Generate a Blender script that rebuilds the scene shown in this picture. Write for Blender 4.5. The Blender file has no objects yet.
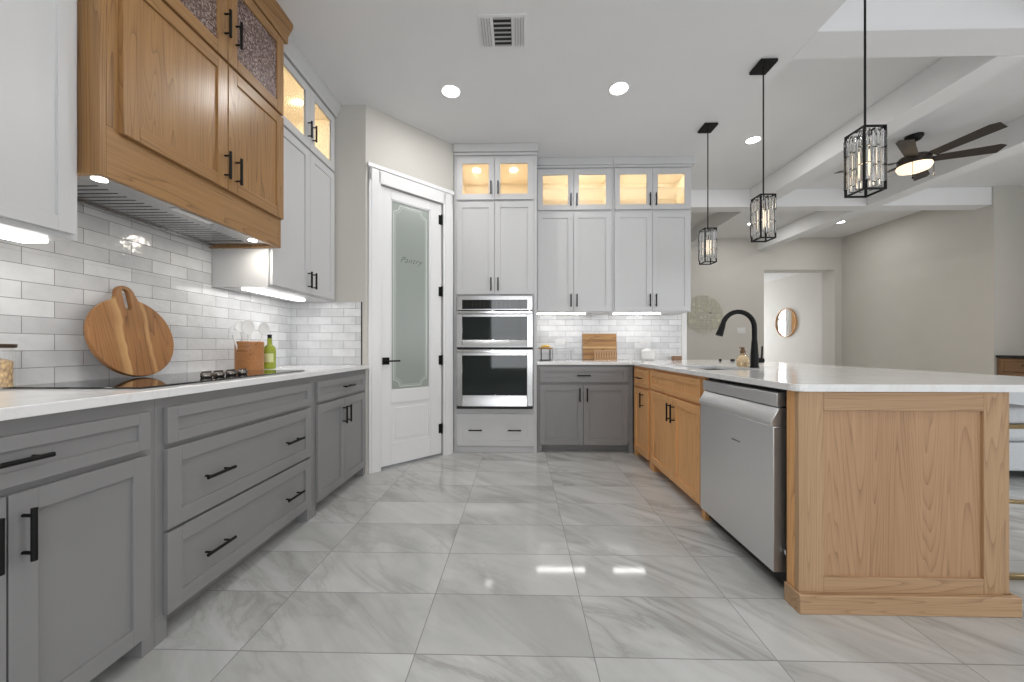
import bpy, bmesh, math, random
from mathutils import Vector, Matrix
random.seed(7)
SC = bpy.context.scene
COL = SC.collection
PI = math.pi

# ------------------------------------------------------------------ camera, world, light, exposure
FPX, EYE = 366.0, 1.07
cam_d = bpy.data.cameras.new('camera')
cam = bpy.data.objects.new('camera', cam_d); COL.objects.link(cam)
cam_d.sensor_fit = 'HORIZONTAL'; cam_d.sensor_width = 36.0
cam_d.lens = FPX / 1024 * 36.0
cam_d.shift_y = 6.0 / 1024
cam_d.clip_start = 0.05
cam.location = (0, 0, EYE)
cam.rotation_euler = (PI / 2, 0, math.atan(8 / FPX))
SC.camera = cam

world = bpy.data.worlds.new('world'); SC.world = world; world.use_nodes = True
bg = world.node_tree.nodes['Background']
bg.inputs['Color'].default_value = (0.80, 0.88, 1.0, 1); bg.inputs['Strength'].default_value = 1.0

SC.view_settings.view_transform = 'Standard'
SC.view_settings.look = 'None'
SC.view_settings.gamma = 1.0
SC.view_settings.use_curve_mapping = False
SC.view_settings.exposure = 0.0
SC.cycles.use_denoising = True
SC.cycles.max_bounces = 10
SC.cycles.diffuse_bounces = 5
SC.cycles.transparent_max_bounces = 16
SC.cycles.caustics_reflective = False
SC.cycles.caustics_refractive = False
SC.cycles.sample_clamp_indirect = 6.0

K_WIN, K_CAN, K_BAR, K_CAB = 0.66, 0.21, 0.155, 1.7

def area(name, loc, rot, sx, sy, power, col=(1, 1, 1), shape='RECTANGLE', spread=PI, parent=None):
    l = bpy.data.lights.new(name, 'AREA'); l.shape = shape; l.size = sx
    if shape in ('RECTANGLE', 'ELLIPSE'): l.size_y = sy
    l.energy = power; l.color = col; l.spread = spread
    o = bpy.data.objects.new(name, l); COL.objects.link(o)
    o.location = loc; o.rotation_euler = rot
    if parent: o.parent = parent
    return o

# area lamps as daylight; the unseen rear windows are added to light the room
DAY = (0.97, 0.985, 1.0)
for wx in (0.0, 2.6, 5.2):
    area('window_daylight', (wx, -3.52, 1.5), (PI / 2, 0, 0), 1.7, 2.1, 62 * K_WIN, DAY)
area('window_daylight', (7.55, 1.6, 1.5), (PI / 2, 0, PI / 2), 2.6, 2.1, 95 * K_WIN, DAY)
area('window_daylight', (5.81, 12.16, 1.5), (-PI / 2, 0, 0), 1.15, 2.1, 115 * K_WIN, DAY)

# ------------------------------------------------------------------ materials
MATS = {}
def new_mat(name):
    m = bpy.data.materials.new(name); m.use_nodes = True
    nt = m.node_tree; b = nt.nodes['Principled BSDF']
    MATS[name] = m
    return m, nt, b
def N(nt, t, **kw):
    n = nt.nodes.new(t)
    for k, v in kw.items():
        if hasattr(n, k): setattr(n, k, v)
    return n
def lk(nt, a, b): nt.links.new(a, b)
def math_n(nt, op, a, b=None, c=None):
    n = nt.nodes.new('ShaderNodeMath'); n.operation = op
    for i, v in enumerate((a, b, c)):
        if v is None: continue
        if isinstance(v, (int, float)): n.inputs[i].default_value = v
        else: nt.links.new(v, n.inputs[i])
    return n.outputs[0]
def ramp(nt, fac, stops):
    r = nt.nodes.new('ShaderNodeValToRGB')
    e = r.color_ramp.elements
    while len(e) < len(stops): e.new(0.5)
    for el, (p, c) in zip(e, stops):
        el.position = p; el.color = (*c, 1) if len(c) == 3 else c
    nt.links.new(fac, r.inputs[0])
    return r.outputs[0]
def noise(nt, vec, scale, detail=3, rough=0.5, dist=0.0):
    n = nt.nodes.new('ShaderNodeTexNoise')
    n.inputs['Scale'].default_value = scale; n.inputs['Detail'].default_value = detail
    n.inputs['Roughness'].default_value = rough; n.inputs['Distortion'].default_value = dist
    if vec is not None: nt.links.new(vec, n.inputs['Vector'])
    return n.outputs['Fac']
def obj_co(nt, scale=(1, 1, 1), rot=(0, 0, 0), rnd=0.0):
    tc = nt.nodes.new('ShaderNodeTexCoord'); v = tc.outputs['Object']
    if rnd:
        oi = nt.nodes.new('ShaderNodeObjectInfo')
        a = nt.nodes.new('ShaderNodeVectorMath'); a.operation = 'ADD'
        s = math_n(nt, 'MULTIPLY', oi.outputs['Random'], rnd)
        nt.links.new(v, a.inputs[0]); nt.links.new(s, a.inputs[1]); v = a.outputs[0]
    m = nt.nodes.new('ShaderNodeMapping')
    m.inputs['Scale'].default_value = scale; m.inputs['Rotation'].default_value = rot
    nt.links.new(v, m.inputs['Vector'])
    return m.outputs[0]
def bump(nt, h, strength, dist, bsdf):
    b = nt.nodes.new('ShaderNodeBump'); b.inputs['Strength'].default_value = strength; b.inputs['Distance'].default_value = dist
    nt.links.new(h, b.inputs['Height']); nt.links.new(b.outputs[0], bsdf.inputs['Normal'])

def plain(name, col, rough=0.5, metal=0.0, spec=0.5, var=0.03, nscale=3.0, bmp=0.0, bscale=400):
    m, nt, b = new_mat(name)
    v = obj_co(nt)
    f = noise(nt, v, nscale, 4)
    lo = tuple(c * (1 - var) for c in col); hi = tuple(min(1, c * (1 + var)) for c in col)
    lk(nt, ramp(nt, f, [(0.3, lo), (0.7, hi)]), b.inputs['Base Color'])
    b.inputs['Roughness'].default_value = rough; b.inputs['Metallic'].default_value = metal
    b.inputs['Specular IOR Level'].default_value = spec
    if bmp: bump(nt, noise(nt, v, bscale, 2), bmp, 0.001, b)
    return m
def emit(name, col, strength):
    m, nt, b = new_mat(name)
    b.inputs['Base Color'].default_value = (*col, 1)
    b.inputs['Emission Color'].default_value = (*col, 1)
    b.inputs['Emission Strength'].default_value = strength
    return m

WALL = plain('greige_wall_paint', (0.55, 0.53, 0.49), 0.6, var=0.015, bmp=0.12, bscale=160)
HALLW = plain('pale_hall_wall_paint', (0.66, 0.64, 0.60), 0.6, var=0.015)
CEIL = plain('white_ceiling_paint', (0.80, 0.80, 0.805), 0.6, var=0.01, bmp=0.1, bscale=140)
TRIM = plain('white_trim_paint', (0.78, 0.78, 0.785), 0.38, var=0.01)
WHITE = plain('white_cabinet_paint', (0.565, 0.565, 0.57), 0.3, var=0.01)
GRAY = plain('gray_cabinet_paint', (0.250, 0.247, 0.250), 0.4, var=0.02)
BLACK = plain('matte_black_metal', (0.007, 0.007, 0.007), 0.5, spec=0.2, var=0.1)
BLACKG = plain('black_gloss_glass', (0.008, 0.009, 0.010), 0.04, var=0.05, spec=0.6)
CHROME = plain('polished_chrome', (0.75, 0.75, 0.76), 0.12, 1.0, var=0.02)
KNOBM = plain('dark_nickel', (0.22, 0.20, 0.18), 0.25, 1.0, var=0.1)
DARK = plain('dark_recess', (0.015, 0.015, 0.015), 0.7)
CERAM = plain('white_ceramic', (0.70, 0.70, 0.69), 0.15, var=0.01)
BRASS = plain('dull_brass', (0.40, 0.30, 0.16), 0.3, 1.0, var=0.1)
BROWNM = plain('dark_bronze_blade', (0.035, 0.026, 0.02), 0.45, var=0.15)
FABRIC = plain('pale_gray_fabric', (0.56, 0.58, 0.60), 0.9, var=0.05, nscale=60, bmp=0.4, bscale=500)
BOARDB = plain('brown_plastic', (0.20, 0.10, 0.045), 0.35, var=0.1)
TANIN = plain('maple_cabinet_interior', (0.80, 0.73, 0.61), 0.5, var=0.04)
PLATE = plain('white_plastic', (0.66, 0.66, 0.655), 0.35, var=0.01)
LETTER = plain('etched_letter_gray', (0.20, 0.22, 0.205), 0.6)
ETCH = plain('etched_line_white', (0.74, 0.78, 0.74), 0.4)
YEL = plain('banana_yellow', (0.75, 0.48, 0.08), 0.45, var=0.15, nscale=30)
LAMPW = emit('lamp_lens_white', (1.0, 0.98, 0.95), 14.0)
BARW = emit('led_bar_white', (1.0, 0.985, 0.96), 7.0)
WARM = emit('warm_lamp_glass', (1.0, 0.80, 0.55), 1.25)
BULB = emit('warm_bulb', (1.0, 0.82, 0.58), 1.4)

def steel(name, axis, rough=0.24, lo=0.50):
    m, nt, b = new_mat(name)
    sc = {'x': (1, 200, 200), 'z': (200, 200, 1)}[axis]
    f = noise(nt, obj_co(nt, sc), 3, 2)
    lk(nt, ramp(nt, f, [(0.2, (lo,) * 3), (0.8, (lo + 0.02,) * 3)]), b.inputs['Base Color'])
    b.inputs['Metallic'].default_value = 1.0
    b.inputs['Roughness'].default_value = rough
    return m
STEEL = steel('brushed_steel_horizontal', 'x')
STEELV = steel('brushed_steel_vertical', 'z', 0.42, 0.80)

def oak(name, axis, light, dark, rough=0.38):
    """oak with the grain along the given local axis"""
    m, nt, b = new_mat(name)
    st = {'x': (0.07, 1.25, 1.25), 'y': (1.25, 0.07, 1.25), 'z': (1.25, 1.25, 0.07)}[axis]
    fine = {'x': (0.02, 1, 1), 'y': (1, 0.02, 1), 'z': (1, 1, 0.02)}[axis]
    v = obj_co(nt, st, rnd=17.0)
    big = noise(nt, v, 5.0, 2.0, 0.45, 0.25)
    rings = math_n(nt, 'FRACT', math_n(nt, 'MULTIPLY', big, 36.0))
    rings = math_n(nt, 'POWER', rings, 4.0)
    streak = noise(nt, obj_co(nt, fine, rnd=3.0), 60.0, 3.0, 0.65)
    pores = noise(nt, obj_co(nt, fine, rnd=11.0), 170.0, 2.0, 0.6)
    tone = noise(nt, obj_co(nt, st, rnd=5.0), 2.2, 2.0)
    f = math_n(nt, 'MULTIPLY', rings, 0.27)
    f = math_n(nt, 'MULTIPLY_ADD', pores, 0.40, f)
    f = math_n(nt, 'MULTIPLY_ADD', streak, 0.40, f)
    f = math_n(nt, 'MULTIPLY_ADD', tone, 0.35, f)
    mid = tuple((a * 0.62 + c * 0.38) for a, c in zip(light, dark))
    lk(nt, ramp(nt, f, [(0.36, light), (0.68, mid), (1.0, dark)]), b.inputs['Base Color'])
    b.inputs['Roughness'].default_value = rough
    b.inputs['Specular IOR Level'].default_value = 0.35
    bump(nt, pores, 0.12, 0.001, b)
    return m
HL, HD = (0.39, 0.218, 0.090), (0.14, 0.070, 0.028)
PL, PD = (0.55, 0.36, 0.21), (0.25, 0.142, 0.072)
SL, SD = (0.84, 0.465, 0.20), (0.44, 0.215, 0.08)
OAKH = {a: oak('honey_oak_grain_' + a, a, HL, HD, 0.28) for a in 'xyz'}
OAKP = {a: oak('pale_oak_grain_' + a, a, PL, PD, 0.45) for a in 'xyz'}
OAKS = {a: oak('golden_oak_grain_' + a, a, SL, SD) for a in 'xyz'}
OAKC = oak('rosy_oak_center_panel', 'z', (0.54, 0.335, 0.192), (0.24, 0.130, 0.066), 0.45)
ACAC = oak('acacia_board', 'z', (0.36, 0.17, 0.06), (0.12, 0.05, 0.018), 0.4)
ACACX = oak('acacia_crock', 'x', (0.44, 0.20, 0.075), (0.15, 0.055, 0.02), 0.35)
CUTB = oak('striped_cutting_board', 'x', (0.50, 0.28, 0.11), (0.18, 0.09, 0.035), 0.4)
SIGNW = oak('pale_holder_wood', 'x', (0.56, 0.37, 0.22), (0.35, 0.2, 0.1), 0.5)
CONSW = oak('walnut_console', 'y', (0.25, 0.145, 0.075), (0.10, 0.055, 0.03), 0.45)

def acacia_strips(m):
    """a few sapwood stripes running up the board"""
    nt = m.node_tree; b = nt.nodes['Principled BSDF']
    src = b.inputs['Base Color'].links[0].from_socket
    tc = N(nt, 'ShaderNodeTexCoord'); sx = N(nt, 'ShaderNodeSeparateXYZ'); lk(nt, tc.outputs['Object'], sx.inputs[0])
    wob = noise(nt, obj_co(nt, (0.3, 0.3, 1)), 5, 2)
    x = math_n(nt, 'MULTIPLY_ADD', wob, 0.06, sx.outputs[0])
    s = ramp(nt, math_n(nt, 'MULTIPLY_ADD', x, 2.2, 0.45),
             [(0.30, (0, 0, 0)), (0.33, (0.2,) * 3), (0.40, (0.85,) * 3), (0.415, (0, 0, 0)), (0.62, (0, 0, 0)), (0.65, (0.7,) * 3), (0.68, (0, 0, 0))])
    mx = N(nt, 'ShaderNodeMix', data_type='RGBA')
    lk(nt, s, mx.inputs[0]); lk(nt, src, mx.inputs[6]); mx.inputs[7].default_value = (0.55, 0.33, 0.14, 1)
    lk(nt, mx.outputs[2], b.inputs['Base Color'])
acacia_strips(ACAC)

def floor_mat():
    m, nt, b = new_mat('marble_look_floor_tile')
    tc = N(nt, 'ShaderNodeTexCoord'); sep = N(nt, 'ShaderNodeSeparateXYZ'); lk(nt, tc.outputs['Object'], sep.inputs[0])
    u = math_n(nt, 'DIVIDE', math_n(nt, 'ADD', sep.outputs[0], 0.366 + 62.2), 0.622)
    v = math_n(nt, 'DIVIDE', math_n(nt, 'ADD', sep.outputs[1], -1.268 + 31.15), 0.3115)
    fu, fv = math_n(nt, 'FRACT', u), math_n(nt, 'FRACT', v)
    du = math_n(nt, 'MULTIPLY', math_n(nt, 'MINIMUM', fu, math_n(nt, 'SUBTRACT', 1.0, fu)), 0.622)
    dv = math_n(nt, 'MULTIPLY', math_n(nt, 'MINIMUM', fv, math_n(nt, 'SUBTRACT', 1.0, fv)), 0.3115)
    d = math_n(nt, 'MINIMUM', du, dv)
    tile = math_n(nt, 'GREATER_THAN', d, 0.0015)
    cid = N(nt, 'ShaderNodeCombineXYZ')
    lk(nt, math_n(nt, 'FLOOR', u), cid.inputs[0]); lk(nt, math_n(nt, 'FLOOR', v), cid.inputs[1])
    wn = N(nt, 'ShaderNodeTexWhiteNoise'); lk(nt, cid.outputs[0], wn.inputs['Vector'])
    off = N(nt, 'ShaderNodeVectorMath', operation='SCALE'); lk(nt, wn.outputs['Color'], off.inputs[0]); off.inputs['Scale'].default_value = 9.0
    mp = N(nt, 'ShaderNodeMapping'); lk(nt, tc.outputs['Object'], mp.inputs['Vector'])
    mp.inputs['Rotation'].default_value = (0, 0, math.radians(38))
    add = N(nt, 'ShaderNodeVectorMath', operation='ADD'); lk(nt, mp.outputs[0], add.inputs[0]); lk(nt, off.outputs[0], add.inputs[1])
    st = N(nt, 'ShaderNodeMapping'); lk(nt, add.outputs[0], st.inputs['Vector']); st.inputs['Scale'].default_value = (0.55, 2.0, 1)
    n1 = noise(nt, st.outputs[0], 2.0, 6, 0.6, 1.1)
    vein = math_n(nt, 'ABSOLUTE', math_n(nt, 'SUBTRACT', n1, 0.5))
    veinm = ramp(nt, vein, [(0.0, (0.9,) * 3), (0.03, (0.4,) * 3), (0.10, (0,) * 3)])
    n2 = noise(nt, st.outputs[0], 1.4, 5, 0.6, 0.8)
    base = ramp(nt, n2, [(0.32, (0.43, 0.432, 0.418)), (0.5, (0.53, 0.535, 0.525)), (0.70, (0.62, 0.625, 0.62))])
    n3 = noise(nt, st.outputs[0], 1.1, 2)
    k = math_n(nt, 'MULTIPLY', veinm, ramp(nt, n3, [(0.40, (0.08,) * 3), (0.66, (0.65,) * 3)]))
    mx = N(nt, 'ShaderNodeMix', data_type='RGBA'); lk(nt, k, mx.inputs[0]); lk(nt, base, mx.inputs[6]); mx.inputs[7].default_value = (0.26, 0.25, 0.23, 1)
    mg = N(nt, 'ShaderNodeMix', data_type='RGBA'); lk(nt, tile, mg.inputs[0]); mg.inputs[6].default_value = (0.20, 0.197, 0.19, 1); lk(nt, mx.outputs[2], mg.inputs[7])
    lk(nt, mg.outputs[2], b.inputs['Base Color'])
    lk(nt, ramp(nt, tile, [(0, (0.7,) * 3), (1, (0.065,) * 3)]), b.inputs['Roughness'])
    hb = math_n(nt, 'MULTIPLY_ADD', noise(nt, tc.outputs['Object'], 5, 1), 0.25, math_n(nt, 'MINIMUM', math_n(nt, 'MULTIPLY', d, 300), 1.0))
    bump(nt, hb, 0.15, 0.002, b)
    return m
FLOOR = floor_mat()

def brick_mat(name, xo, zo):
    m, nt, b = new_mat(name)
    tc = N(nt, 'ShaderNodeTexCoord'); sep = N(nt, 'ShaderNodeSeparateXYZ'); lk(nt, tc.outputs['Object'], sep.inputs[0])
    cb = N(nt, 'ShaderNodeCombineXYZ')
    lk(nt, math_n(nt, 'SUBTRACT', sep.outputs[0], xo), cb.inputs[0]); lk(nt, math_n(nt, 'SUBTRACT', sep.outputs[2], zo), cb.inputs[1])
    br = N(nt, 'ShaderNodeTexBrick')
    lk(nt, cb.outputs[0], br.inputs['Vector'])
    br.offset = 0.5; br.offset_frequency = 2
    br.inputs['Scale'].default_value = 1.0
    br.inputs['Color1'].default_value = (0.54, 0.545, 0.555, 1); br.inputs['Color2'].default_value = (0.70, 0.705, 0.71, 1)
    br.inputs['Mortar'].default_value = (0.24, 0.24, 0.24, 1)
    br.inputs['Mortar Size'].default_value = 0.0014; br.inputs['Mortar Smooth'].default_value = 0.1
    br.inputs['Brick Width'].default_value = 0.2016; br.inputs['Row Height'].default_value = 0.0675
    mx = N(nt, 'ShaderNodeMix', data_type='RGBA', blend_type='MULTIPLY'); mx.inputs[0].default_value = 1.0
    lk(nt, br.outputs['Color'], mx.inputs[6])
    lk(nt, ramp(nt, noise(nt, cb.outputs[0], 12, 3), [(0.3, (0.92,) * 3), (0.7, (1.04,) * 3)]), mx.inputs[7])
    lk(nt, mx.outputs[2], b.inputs['Base Color'])
    lk(nt, ramp(nt, br.outputs['Fac'], [(0, (0.09,) * 3), (1, (0.8,) * 3)]), b.inputs['Roughness'])
    wav = noise(nt, cb.outputs[0], 34, 2, 0.5, 0.6)
    h = math_n(nt, 'SUBTRACT', math_n(nt, 'MULTIPLY', wav, 0.8), math_n(nt, 'MULTIPLY', br.outputs['Fac'], 0.5))
    bump(nt, h, 0.75, 0.004, b)
    return m
TILE_L = brick_mat('glazed_subway_tile_side', 1.376, 0.92)
TILE_B = brick_mat('glazed_subway_tile_back', 0.03, 0.92)

def quartz_mat():
    m, nt, b = new_mat('white_quartz')
    v = obj_co(nt)
    f = noise(nt, v, 2.2, 6, 0.6, 1.2)
    ve = math_n(nt, 'ABSOLUTE', math_n(nt, 'SUBTRACT', f, 0.5))
    lk(nt, ramp(nt, ve, [(0, (0.79, 0.785, 0.78)), (0.03, (0.84, 0.84, 0.84)), (0.2, (0.86, 0.86, 0.865))]), b.inputs['Base Color'])
    b.inputs['Roughness'].default_value = 0.09
    return m
QUARTZ = quartz_mat()

def glass(name, col, rough, ior, bscale=0, bstr=0.0, trans=1.0, spec=0.5):
    m, nt, b = new_mat(name)
    b.inputs['Base Color'].default_value = (*col, 1); b.inputs['Roughness'].default_value = rough
    b.inputs['IOR'].default_value = ior; b.inputs['Transmission Weight'].default_value = trans
    b.inputs['Specular IOR Level'].default_value = spec
    if bscale:
        bump(nt, noise(nt, obj_co(nt), bscale, 2), bstr, 0.004, b)
    return m
SEEDED = glass('seeded_cabinet_glass', (0.98, 0.97, 0.95), 0.22, 1.2, 60, 0.5)
HAMMER = glass('hammered_hood_glass', (0.36, 0.25, 0.21), 0.22, 1.4, 90, 0.9, 0.4)
def speckle(m):
    nt = m.node_tree; b = nt.nodes['Principled BSDF']
    f = noise(nt, obj_co(nt), 130, 3, 0.6)
    lk(nt, ramp(nt, f, [(0.38, (0.10, 0.055, 0.045)), (0.52, (0.30, 0.20, 0.17)), (0.64, (0.62, 0.50, 0.47))]), b.inputs['Base Color'])
speckle(HAMMER)
FROST = glass('frosted_pantry_glass', (0.40, 0.445, 0.41), 0.28, 1.45, 0, 0, 0.25)
CRYST = glass('clear_crystal', (0.99, 0.99, 0.98), 0.02, 1.5)
AMBER = glass('amber_soap_glass', (0.95, 0.74, 0.48), 0.08, 1.3, 40, 0.3, 0.85)
GREENG = glass('green_bottle_glass', (0.42, 0.50, 0.06), 0.06, 1.35, 0, 0, 0.55)
JARG = glass('clear_jar_glass', (0.97, 0.98, 0.97), 0.02, 1.12)
def thin_clear():
    m, nt, b = new_mat('clear_acrylic')
    b.inputs['Base Color'].default_value = (0.95, 0.95, 0.95, 1); b.inputs['Roughness'].default_value = 0.05
    b.inputs['Alpha'].default_value = 0.25
    return m
ACRYL = thin_clear()
JARA = thin_clear(); JARA.name = 'thin_jar_glass'; JARA.node_tree.nodes['Principled BSDF'].inputs['Alpha'].default_value = 0.08
OVENG = plain('oven_window_glass', (0.012, 0.018, 0.018), 0.04, var=0.1, spec=0.5)
MIRR = plain('mirror_glass', (0.92, 0.92, 0.92), 0.02, 1.0, var=0.0)
def pasta_mat():
    m, nt, b = new_mat('dry_pasta')
    vo = N(nt, 'ShaderNodeTexVoronoi'); vo.inputs['Scale'].default_value = 95
    lk(nt, obj_co(nt, (1, 1, 0.6)), vo.inputs['Vector'])
    lk(nt, ramp(nt, vo.outputs['Distance'], [(0.1, (0.72, 0.50, 0.20)), (0.5, (0.50, 0.30, 0.09)), (0.8, (0.22, 0.12, 0.03))]), b.inputs['Base Color'])
    b.inputs['Roughness'].default_value = 0.5
    return m
PASTA = pasta_mat()
def weave_mat():
    return plain('woven_disc_fibre', (0.62, 0.61, 0.50), 0.8, var=0.2, nscale=40)
WEAVE = weave_mat()

# ------------------------------------------------------------------ mesh helpers
class MB:
    def __init__(s): s.v, s.f, s.m, s.sm = [], [], [], []
    def face(s, idx, mi=0, smooth=False): s.f.append(idx); s.m.append(mi); s.sm.append(smooth)
    def box(s, x0, x1, y0, y1, z0, z1, mi=0):
        b = len(s.v)
        s.v += [(x0, y0, z0), (x1, y0, z0), (x1, y1, z0), (x0, y1, z0), (x0, y0, z1), (x1, y0, z1), (x1, y1, z1), (x0, y1, z1)]
        for q in ((0, 3, 2, 1), (4, 5, 6, 7), (0, 1, 5, 4), (1, 2, 6, 5), (2, 3, 7, 6), (3, 0, 4, 7)): s.face([b + i for i in q], mi)
        return s
    def prism(s, poly, axis, a, c, mi=0):
        """polygon in the two other axes extruded along axis from a to c"""
        b = len(s.v); n = len(poly)
        for t in (a, c):
            for p, q in poly: s.v.append({'x': (t, p, q), 'y': (p, t, q), 'z': (p, q, t)}[axis])
        s.face([b + i for i in range(n)][::-1], mi); s.face([b + n + i for i in range(n)], mi)
        for i in range(n):
            j = (i + 1) % n; s.face([b + i, b + j, b + n + j, b + n + i], mi)
        return s
    def ring_tube(s, pts, radii, n=12, mi=0, caps=True):
        pts = [Vector(p) for p in pts]; b0 = len(s.v); m = len(pts)
        t0 = (pts[1] - pts[0]).normalized()
        up = Vector((0, 0, 1)) if abs(t0.z) < 0.9 else Vector((1, 0, 0))
        u = t0.cross(up).normalized()
        for i, p in enumerate(pts):
            t = (pts[min(i + 1, m - 1)] - pts[max(i - 1, 0)]).normalized()
            u = (u - t * u.dot(t)).normalized(); w = t.cross(u)
            r = radii[i] if isinstance(radii, (list, tuple)) else radii
            for k in range(n):
                a = 2 * PI * k / n; s.v.append(tuple(p + (u * math.cos(a) + w * math.sin(a)) * r))
        for i in range(m - 1):
            for k in range(n):
                j = (k + 1) % n
                s.face([b0 + i * n + k, b0 + i * n + j, b0 + (i + 1) * n + j, b0 + (i + 1) * n + k], mi, True)
        if caps:
            s.face([b0 + k for k in range(n)][::-1], mi); s.face([b0 + (m - 1) * n + k for k in range(n)], mi)
        return s
    def rod(s, p0, p1, r, n=12, mi=0): return s.ring_tube([p0, p1], r, n, mi)
    def lathe(s, prof, c=(0, 0, 0), n=32, mi=0, axis='z', smooth=True):
        b0 = len(s.v); m = len(prof)
        for r, h in prof:
            for k in range(n):
                a = 2 * PI * k / n; x, y = r * math.cos(a), r * math.sin(a)
                p = {'z': (x, y, h), 'y': (x, h, y), 'x': (h, x, y)}[axis]
                s.v.append((c[0] + p[0], c[1] + p[1], c[2] + p[2]))
        for i in range(m - 1):
            for k in range(n):
                j = (k + 1) % n
                s.face([b0 + i * n + k, b0 + i * n + j, b0 + (i + 1) * n + j, b0 + (i + 1) * n + k], mi, smooth)
        if prof[0][0] > 1e-5: s.face([b0 + k for k in range(n)][::-1], mi)
        if prof[-1][0] > 1e-5: s.face([b0 + (m - 1) * n + k for k in range(n)], mi)
        return s
    def build(s, name, mats, parent=None, bev=0.0, seg=1):
        me = bpy.data.meshes.new(name)
        me.from_pydata(s.v, [], s.f)
        for mm in (mats if isinstance(mats, (list, tuple)) else [mats]): me.materials.append(mm)
        me.polygons.foreach_set('material_index', s.m); me.polygons.foreach_set('use_smooth', s.sm)
        bm = bmesh.new(); bm.from_mesh(me); bmesh.ops.recalc_face_normals(bm, faces=bm.faces); bm.to_mesh(me); bm.free()
        me.set_sharp_from_angle(angle=math.radians(38))
        me.update()
        o = bpy.data.objects.new(name, me); COL.objects.link(o)
        if parent: o.parent = parent
        if bev:
            b = o.modifiers.new('bevel', 'BEVEL'); b.width = bev; b.segments = seg; b.limit_method = 'ANGLE'; b.angle_limit = math.radians(40)
        return o
def box(name, mats, parent, *d, bev=0.0, seg=1): return MB().box(*d).build(name, mats, parent, bev, seg)

def tag(o, label, cat, group=None):
    o['label'] = label; o['category'] = cat
    if group: o['group'] = group
    return o
def thing(name, label, cat, loc=(0, 0, 0), rz=0.0, group=None):
    o = bpy.data.objects.new(name, None); COL.objects.link(o); o.empty_display_size = 0.1
    o.location = loc; o.rotation_euler = (0, 0, rz)
    return tag(o, label, cat, group)
def struct(o, label=None):
    o['kind'] = 'structure'
    if label: o['label'] = label
    return o
def copy_tree(o, parent=None):
    c = o.copy(); COL.objects.link(c)
    if parent: c.parent = parent
    for ch in list(o.children): copy_tree(ch, c)
    return c

# ------------------------------------------------------------------ cabinet helpers (local: x along the run, front at -y, z up)
def pull(parent, x, z, vertical=True, y=-0.02, L=0.135, r=0.0066):
    m = MB(); yb = y - 0.030; h = L / 2; s = 0.048
    if vertical:
        m.rod((x, yb, z - h), (x, yb, z + h), r, 10)
        for d in (-s, s): m.rod((x, y, z + d), (x, yb, z + d), 0.0045, 8)
    else:
        m.rod((x - h, yb, z), (x + h, yb, z), r, 10)
        for d in (-s, s): m.rod((x + d, y, z), (x + d, yb, z), 0.0045, 8)
    return m.build('handle', BLACK, parent)

def shaker(parent, name, x0, x1, z0, z1, mats, y0=-0.02, th=0.0195, fw=0.057, glassm=None, rec=0.009, bev=0.0006):
    """frame-and-panel front; mats = (stile, rail, panel)"""
    m = MB(); y1 = y0 + th
    m.box(x0, x0 + fw, y0, y1, z0, z1, 0); m.box(x1 - fw, x1, y0, y1, z0, z1, 0)
    m.box(x0 + fw, x1 - fw, y0, y1, z0, z0 + fw, 1); m.box(x0 + fw, x1 - fw, y0, y1, z1 - fw, z1, 1)
    if not glassm:
        m.box(x0 + fw - 0.002, x1 - fw + 0.002, y0 + rec, y1 - 0.001, z0 + fw - 0.002, z1 - fw + 0.002, 2)
    o = m.build(name, list(mats), parent, bev)
    if glassm:
        box('glass_pane', glassm, o, x0 + fw - 0.004, x1 - fw + 0.004, y0 + 0.008, y0 + 0.012, z0 + fw - 0.004, z1 - fw + 0.004)
    return o
W3, G3 = (WHITE,) * 3, (GRAY,) * 3
def oak3(o): return (o['z'], o['x'], o['z'])

def carcass(parent, w, d, z0, z1, mat, toe=True, toe_mat=None, foot=0.045, rails=()):
    """solid base-cabinet body with toe kick and feet"""
    m = MB()
    if toe:
        m.box(0, w, 0, d, 0.105, z1); m.box(0.01, w - 0.01, 0.075, d, 0, 0.1049)
        m.box(0, foot, 0, 0.075, 0, 0.1049); m.box(w - foot, w, 0, 0.075, 0, 0.1049)
    else: m.box(0, w, 0, d, z0, z1)
    return m.build('carcass', mat, parent, 0.001)

def light_bar(parent, x0, x1, y, z, power, hw=0.02):
    box('light_bar', BARW, parent, x0, x1, y - hw, y + hw, z - 0.012, z - 0.0005)
    area('bar_glow', ((x0 + x1) / 2, y, z - 0.014), (0, 0, 0), x1 - x0, 0.035, power * K_BAR, (1.0, 0.985, 0.96), parent=parent)

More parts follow.
